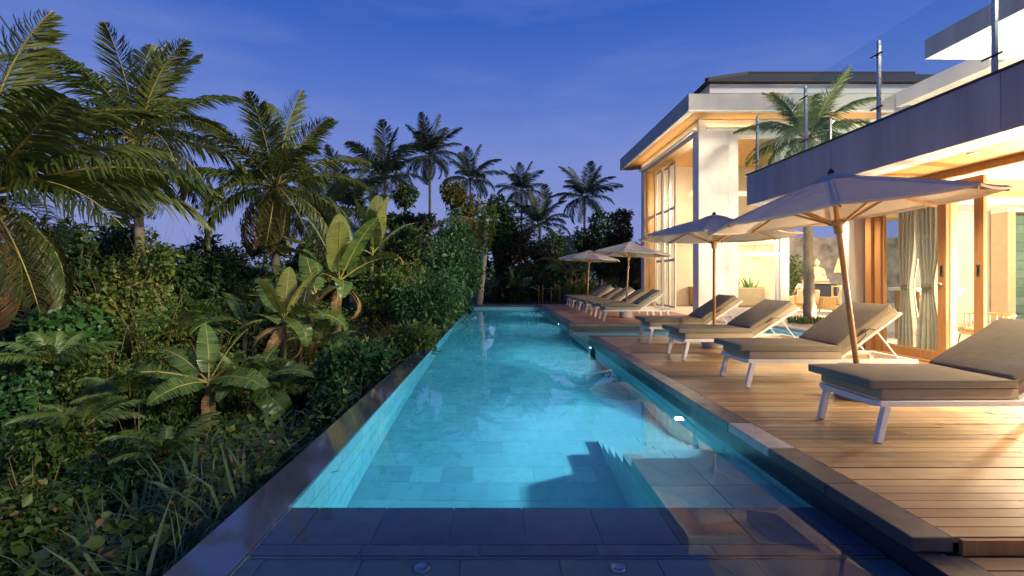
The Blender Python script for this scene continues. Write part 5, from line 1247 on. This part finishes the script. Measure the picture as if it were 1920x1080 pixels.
S('scrub_bush', 200, 650, 7.5, 190, 'loose green scrub below the tall vine mound', 'shrub', M['leaf_vine'], 5200, 0.075, lumps=12, aspect=0.5)
S('scrub_bush', 330, 690, 7.2, 160, 'yellowish fern-like scrub left of the low banana plant', 'shrub', M['leaf_fine'], 4200, 0.085, lumps=10, aspect=0.22)
S('scrub_bush', 90, 760, 6.0, 220, 'low scrub in the lower left by the frame edge', 'shrub', M['leaf_vine'], 4200, 0.07, lumps=10, aspect=0.45)
S('scrub_bush', 260, 800, 5.8, 230, 'low tangled scrub below the low banana plant', 'shrub', M['leaf_green'], 4200, 0.065, lumps=10, aspect=0.4)
S('leafy_bush', 690, 640, 7.6, 190, 'dense dark green bush leaning on the pool edge', 'shrub', M['leaf_green'], 5600, 0.085, lumps=14, tmpl=LEAF6, aspect=0.6)
S('leafy_bush', 760, 605, 9.6, 130, 'bright green bush beside the pool behind the dense dark one', 'shrub', M['leaf_heliconia'], 4200, 0.09, lumps=10, tmpl=LEAF6, aspect=0.45)
S('leafy_bush', 640, 700, 6.6, 110, 'low leafy bush at the foot of the dense one', 'shrub', M['leaf_green'], 2600, 0.07, lumps=8, tmpl=LEAF6, aspect=0.6)
S('vine_mound', 800, 500, 14.0, 150, 'tall rounded green vine mound beside the pool', 'shrub', M['leaf_green'], 6200, 0.10, lumps=16, aspect=0.5)
S('vine_mound', 735, 480, 15.5, 150, 'vine mound right of the banana clump with dry tips', 'shrub', M['leaf_fine'], 5200, 0.11, lumps=14, aspect=0.5)
S('vine_mound', 830, 440, 18.5, 150, 'highest vine mound beside the far half of the pool', 'shrub', M['leaf_green'], 6200, 0.13, lumps=16, aspect=0.5)
S('vine_mound', 855, 540, 19.5, 60, 'small vine mound at the far left corner of the pool', 'shrub', M['leaf_green'], 2600, 0.11, lumps=8, aspect=0.5)
S('vine_mound', 590, 560, 12.8, 150, 'vine-wrapped stump left of the largest banana plant', 'shrub', M['leaf_vine'], 3600, 0.09, lumps=10, tmpl=LEAF6, aspect=0.7)
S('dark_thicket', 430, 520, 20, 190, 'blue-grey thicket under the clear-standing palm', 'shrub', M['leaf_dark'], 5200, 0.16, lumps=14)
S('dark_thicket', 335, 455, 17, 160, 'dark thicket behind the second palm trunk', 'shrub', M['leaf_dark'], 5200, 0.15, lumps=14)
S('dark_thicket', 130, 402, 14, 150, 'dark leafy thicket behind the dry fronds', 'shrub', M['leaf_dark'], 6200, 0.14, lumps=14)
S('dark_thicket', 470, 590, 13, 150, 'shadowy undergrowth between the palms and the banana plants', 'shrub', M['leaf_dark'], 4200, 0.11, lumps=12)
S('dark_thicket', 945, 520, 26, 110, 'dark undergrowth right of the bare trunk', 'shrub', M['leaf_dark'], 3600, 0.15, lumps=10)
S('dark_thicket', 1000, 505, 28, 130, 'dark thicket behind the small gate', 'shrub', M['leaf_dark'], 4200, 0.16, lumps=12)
S('vine_mound', 770, 420, 21.0, 150, 'ivy-hung mass rising behind the tall green vine mound', 'shrub', M['leaf_dark'], 6200, 0.14, lumps=16, aspect=0.55)
S('vine_mound', 850, 385, 22.5, 120, 'ivy-hung mass left of the pale bare trunk', 'shrub', M['leaf_green'], 6200, 0.14, lumps=16, aspect=0.55)
S('vine_mound', 283, 420, 14.7, 100, 'vines climbing round the second palm trunk', 'shrub', M['leaf_vine'], 4200, 0.11, lumps=14, aspect=0.7)
S('vine_mound', 530, 500, 16.5, 110, 'creeper mass round the foot of the clear-standing palm', 'shrub', M['leaf_vine'], 4200, 0.11, lumps=12, aspect=0.7)
S('scrub_bush', 400, 640, 8.6, 140, 'olive scrub behind the low banana plant', 'shrub', M['leaf_vine'], 4200, 0.09, lumps=12, aspect=0.45)
S('scrub_bush', 430, 770, 6.6, 130, 'fine-leaved scrub hiding the stem of the low banana plant', 'shrub', M['leaf_fine'], 3600, 0.07, lumps=10, aspect=0.25)
S('scrub_bush', 560, 690, 8.0, 120, 'tangled scrub at the foot of the young banana plant', 'shrub', M['leaf_vine'], 3200, 0.075, lumps=10, aspect=0.5)
S('scrub_bush', 370, 870, 5.0, 160, 'low leafy scrub near the long grass by the pool wall', 'shrub', M['leaf_green'], 3200, 0.06, lumps=9, aspect=0.6, tmpl=LEAF6)
S('scrub_bush', 60, 900, 4.8, 240, 'low creeper tangle in the bottom left corner', 'shrub', M['leaf_vine'], 4200, 0.06, lumps=10, aspect=0.7, tmpl=LEAF6)
# ferns
def fern(px, py, d, sz, label):
    b = P(px, py, d); gz = float(ground_z(b.x, d)); t = empty('fern', (b.x, d, max(gz, b.z))); tag(t, label, 'fern')
    rg = random.Random(px)
    for i in range(11): put_frond(t, 0.0, i * 0.571 + rg.uniform(-0.2, 0.2), math.radians(rg.uniform(25, 70)), sz * rg.uniform(0.8, 1.15), 'frond_villa', rg.choice((1, 2, 3)))
for q in ((150, 800, 6.0, 0.75, 'fern in the scrub at the far left'), (245, 745, 6.8, 0.8, 'fern left of the low banana plant'), (310, 850, 5.4, 0.6, 'fern below the low banana plant'), (460, 720, 7.6, 0.8, 'fern between the two low banana plants'),
          (520, 740, 7.2, 0.7, 'fern under the young banana plant'), (330, 640, 9.0, 1.0, 'fern under the round feathery bush'), (100, 680, 7.4, 0.9, 'fern below the dark vine mound'), (600, 650, 10.0, 0.9, 'fern left of the dense dark bush')): fern(*q)
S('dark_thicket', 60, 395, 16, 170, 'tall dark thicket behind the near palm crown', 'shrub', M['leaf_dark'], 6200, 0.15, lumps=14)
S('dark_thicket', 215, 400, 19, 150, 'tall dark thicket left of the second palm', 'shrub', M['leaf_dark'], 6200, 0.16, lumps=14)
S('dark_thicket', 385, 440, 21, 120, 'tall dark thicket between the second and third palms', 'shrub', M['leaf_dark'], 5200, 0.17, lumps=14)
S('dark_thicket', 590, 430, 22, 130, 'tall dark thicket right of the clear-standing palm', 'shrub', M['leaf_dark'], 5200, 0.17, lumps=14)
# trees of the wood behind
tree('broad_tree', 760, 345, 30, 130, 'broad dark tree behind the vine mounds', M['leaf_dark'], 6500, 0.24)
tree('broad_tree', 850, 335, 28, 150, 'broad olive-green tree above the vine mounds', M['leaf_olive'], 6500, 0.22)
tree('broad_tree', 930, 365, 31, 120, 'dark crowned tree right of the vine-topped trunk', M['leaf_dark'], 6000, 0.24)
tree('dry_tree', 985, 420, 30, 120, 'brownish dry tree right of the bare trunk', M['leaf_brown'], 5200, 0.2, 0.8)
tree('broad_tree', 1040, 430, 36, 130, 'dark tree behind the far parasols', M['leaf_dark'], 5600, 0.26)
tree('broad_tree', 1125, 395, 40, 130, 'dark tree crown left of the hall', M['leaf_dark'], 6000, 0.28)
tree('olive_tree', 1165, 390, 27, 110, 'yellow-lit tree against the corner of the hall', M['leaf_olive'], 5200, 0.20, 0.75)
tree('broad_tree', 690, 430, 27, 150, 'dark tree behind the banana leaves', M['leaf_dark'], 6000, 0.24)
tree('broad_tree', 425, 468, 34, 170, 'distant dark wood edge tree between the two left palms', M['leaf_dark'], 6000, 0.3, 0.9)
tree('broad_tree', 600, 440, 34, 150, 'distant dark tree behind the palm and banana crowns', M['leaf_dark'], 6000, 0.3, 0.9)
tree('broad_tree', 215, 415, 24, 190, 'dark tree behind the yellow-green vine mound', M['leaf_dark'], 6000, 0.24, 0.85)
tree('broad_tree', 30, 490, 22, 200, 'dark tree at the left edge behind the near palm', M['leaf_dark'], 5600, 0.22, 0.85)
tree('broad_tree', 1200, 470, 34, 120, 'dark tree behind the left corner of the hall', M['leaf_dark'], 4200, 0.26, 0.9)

# ------------------------------------------------------------------ flowering hedge at the end of the far deck: separate upright clumps
def blade_clump(n, h, spread, wid, rng, arch=0.5, seg=4):
    """upright strap leaves rising from one foot"""
    az = rng.random(n) * 2 * math.pi; L = h * rng.uniform(0.55, 1.1, n); t0 = rng.uniform(0.02, spread, n)
    base = np.stack([np.cos(az) * 0.06 * rng.random(n), np.sin(az) * 0.06 * rng.random(n), np.zeros(n)], -1)
    out_d = np.stack([np.cos(az), np.sin(az), np.zeros(n)], -1); side = np.stack([-np.sin(az), np.cos(az), np.zeros(n)], -1)
    P_, rows = base.copy(), []
    for i in range(seg + 1):
        u = i / seg; w = wid * (math.sin(math.pi * min(0.98, 0.12 + 0.86 * u)) ** 0.7) if i < seg else wid * 0.02
        rows.append(np.stack([P_ - side * w / 2, P_ + side * w / 2], 1)); a = t0 + arch * u * rng.uniform(0.6, 1.4, n) * 1.6
        P_ = P_ + (out_d * np.sin(a)[:, None] + np.array([0, 0, 1.0]) * np.cos(a)[:, None]) * (L / seg)[:, None]
    V = np.stack(rows, 1).reshape(-1, 3)
    q = np.array([(2 * i, 2 * i + 1, 2 * i + 3, 2 * i + 2) for i in range(seg)]); Fa = (q[None] + (np.arange(n) * (seg + 1) * 2)[:, None, None]).reshape(-1, 4)
    return V, Fa
flower_m = plain('orange_flower', (0.55, 0.10, 0.03), 0.5, 0.1, 10)
hel = []
for i in range(3):
    rng = np.random.default_rng(60 + i); hel.append(np_mesh('leaves', *blade_clump(34, 1.25, 0.5, 0.12, rng, 0.35)))
for me in hel: me.materials.append(M['leaf_heliconia'])
places = ['at the gate', 'second from the gate', 'third from the gate', 'fourth from the gate', 'fifth from the gate', 'sixth from the gate', 'seventh from the gate', 'eighth from the gate', 'ninth from the gate', 'tenth from the gate, by the hall']
for i, w in enumerate(places):
    x = 3.25 + i * 0.42 + random.uniform(-0.08, 0.08)
    t = empty('heliconia_clump', (x, 23.55 + random.uniform(-0.15, 0.3), -0.08), random.uniform(0, 6)); s = random.uniform(0.85, 1.15); t.scale = (s, s, s)
    tag(t, 'upright strap-leaved clump of the flowering hedge, ' + w, 'plant', 'flowering hedge at the end of the far deck')
    obj('leaves', hel[i % 3], None, t)
    for q in range(2): MB().lathe([(0.001, 0), (0.03, 0.04), (0.018, 0.12), (0.001, 0.2)], 8).build('flower', flower_m, t, True, loc=(random.uniform(-0.25, 0.25), random.uniform(-0.25, 0.1), random.uniform(0.85, 1.1)))
# grass ring round the courtyard palm
rng = np.random.default_rng(77); pp = []
for i in range(60):
    a = rng.random() * 6.28; r = 0.12 + 0.42 * math.sqrt(rng.random()); V, Fa = blade_clump(9, 0.26, 0.6, 0.02, rng, 0.5, 3)
    pp.append((V + np.array([8.85 + r * math.cos(a), 13.2 + r * math.sin(a), -0.01]), Fa))
tag(obj('grass_ring', np_mesh('grass_ring', *join(pp)), M['grass']), 'short lit grass round the foot of the courtyard palm', kind='stuff')
hg = empty('garden_hedge', (13.2, 22.5, -0.02)); tag(hg, 'green hedge left of the weathered wall seen through the passage', 'hedge')
V, Fa = blob_leaves([(-0.9 + i * 0.45, 0, 0.6 + 0.35 * (k_), 0.5, 0.5) for i in range(6) for k_ in range(5)], 4000, 0.12, np.random.default_rng(5)); obj('foliage', np_mesh('foliage', V, Fa), M['leaf_fine'], hg)
MB().tube([(0, 0, 0), (0, 0, 1.5)], 0.05, 6).build('stem', M['trunk_dark'], hg)

# ------------------------------------------------------------------ ground cover and long grass (nobody could count it)
rng = np.random.default_rng(90); parts = []
n = 30000
x = -1.75 - 13.5 * rng.random(n) ** 1.25; y = 2.2 + 22 * rng.random(n) ** 1.3
hump = 0.25 + 0.22 * np.sin(x * 2.1 + y) + 0.2 * np.sin(y * 1.7 - x * 0.8)
z = ground_z(x, y) + np.clip(hump, 0.03, 1) * rng.random(n) + 0.03
fw = rng.normal(0, 1, (n, 3)); fw[:, 2] = rng.normal(0.1, 0.35, n)
Ls = (0.05 + 0.004 * y) * rng.uniform(0.6, 1.5, n)
V, Fa = leaves(np.stack([x, y, z], -1), fw, Ls, Ls * 0.75, rng, LEAF6)
n = 9000; x = -1.72 - 5.0 * rng.random(n) ** 1.3; y = 2.1 + 6.5 * rng.random(n); hz = 0.55 + 0.4 * np.sin(x * 3.1 + y * 1.3) * np.sin(y * 2.3 + 1)
fw = rng.normal(0, 1, (n, 3)); fw[:, 2] = rng.normal(-0.1, 0.4, n); Ls = rng.choice([0.06, 0.09, 0.13], n, p=[0.5, 0.35, 0.15]) * rng.uniform(0.7, 1.2, n)
V2, F2 = leaves(np.stack([x, y, ground_z(x, y) + np.clip(hz, 0.1, 1) * rng.random(n) ** 0.6], -1), fw, Ls, Ls * 0.8, rng, LEAF6); V, Fa = join([(V, Fa), (V2, F2)])
tag(obj('ground_cover', np_mesh('ground_cover', V, Fa), M['leaf_vine']), 'low creeping leaves covering the slope left of the pool', kind='stuff')
pp = []
for i in range(300):
    y_ = 2.4 + 9.5 * rng.random() ** 1.4; x_ = -1.72 - (0.15 + 3.8 * rng.random() ** 1.5) * (1 if rng.random() < 0.75 else 1.8); s = rng.uniform(0.5, 1.1)
    V, Fa = blade_clump(int(rng.integers(8, 16)), 1.0 * s, 0.5, rng.choice([0.010, 0.018, 0.03, 0.042]), rng, rng.uniform(0.5, 1.0), 6)
    pp.append((V + np.array([x_, y_, float(ground_z(x_, y_))]), Fa))
tag(obj('long_grass', np_mesh('long_grass', *join(pp), True), M['grass']), 'arching long grass along the outer side of the pool wall', kind='stuff')
pp = []
for i in range(420):
    y_ = 3.5 + 11 * rng.random(); x_ = -2.6 - 9.5 * rng.random(); s = rng.uniform(0.5, 1.0)
    V, Fa = blade_clump(12, 0.9 * s, 0.7, 0.012, rng, 0.9, 5)
    pp.append((V + np.array([x_, y_, float(ground_z(x_, y_)) + 0.15]), Fa))
tag(obj('dry_grass', np_mesh('dry_grass', *join(pp), True), M['dry_grass']), 'wiry yellowish grass tangled through the scrub', kind='stuff')

# the wood beyond, read as one mass
rng = np.random.default_rng(123); bl = []
for i in range(90):
    px = rng.uniform(-150, 1330); d = rng.uniform(52, 75); top = P(px, rng.uniform(455, 505), d); bl.append((top.x, d, top.z - 2.2, rng.uniform(2.2, 4.0), rng.uniform(2.0, 3.0))); bl.append((top.x + rng.uniform(-2, 2), d, 0.6, 3.5, 2.4))
V, Fa = blob_leaves(bl, 26000, 0.62, rng, LEAF4, 0.3, 0.7, 0.5)
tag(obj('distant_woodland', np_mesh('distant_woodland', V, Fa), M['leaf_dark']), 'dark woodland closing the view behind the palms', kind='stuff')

for k, pt_ in enumerate(POTS):
    V, Fa = blade_clump(26, 1.25, 0.7, 0.10, np.random.default_rng(200 + k), 0.4); V[:, 2] += 0.36; obj('leaves', np_mesh('leaves', V, Fa), M['frond_villa'], pt_)
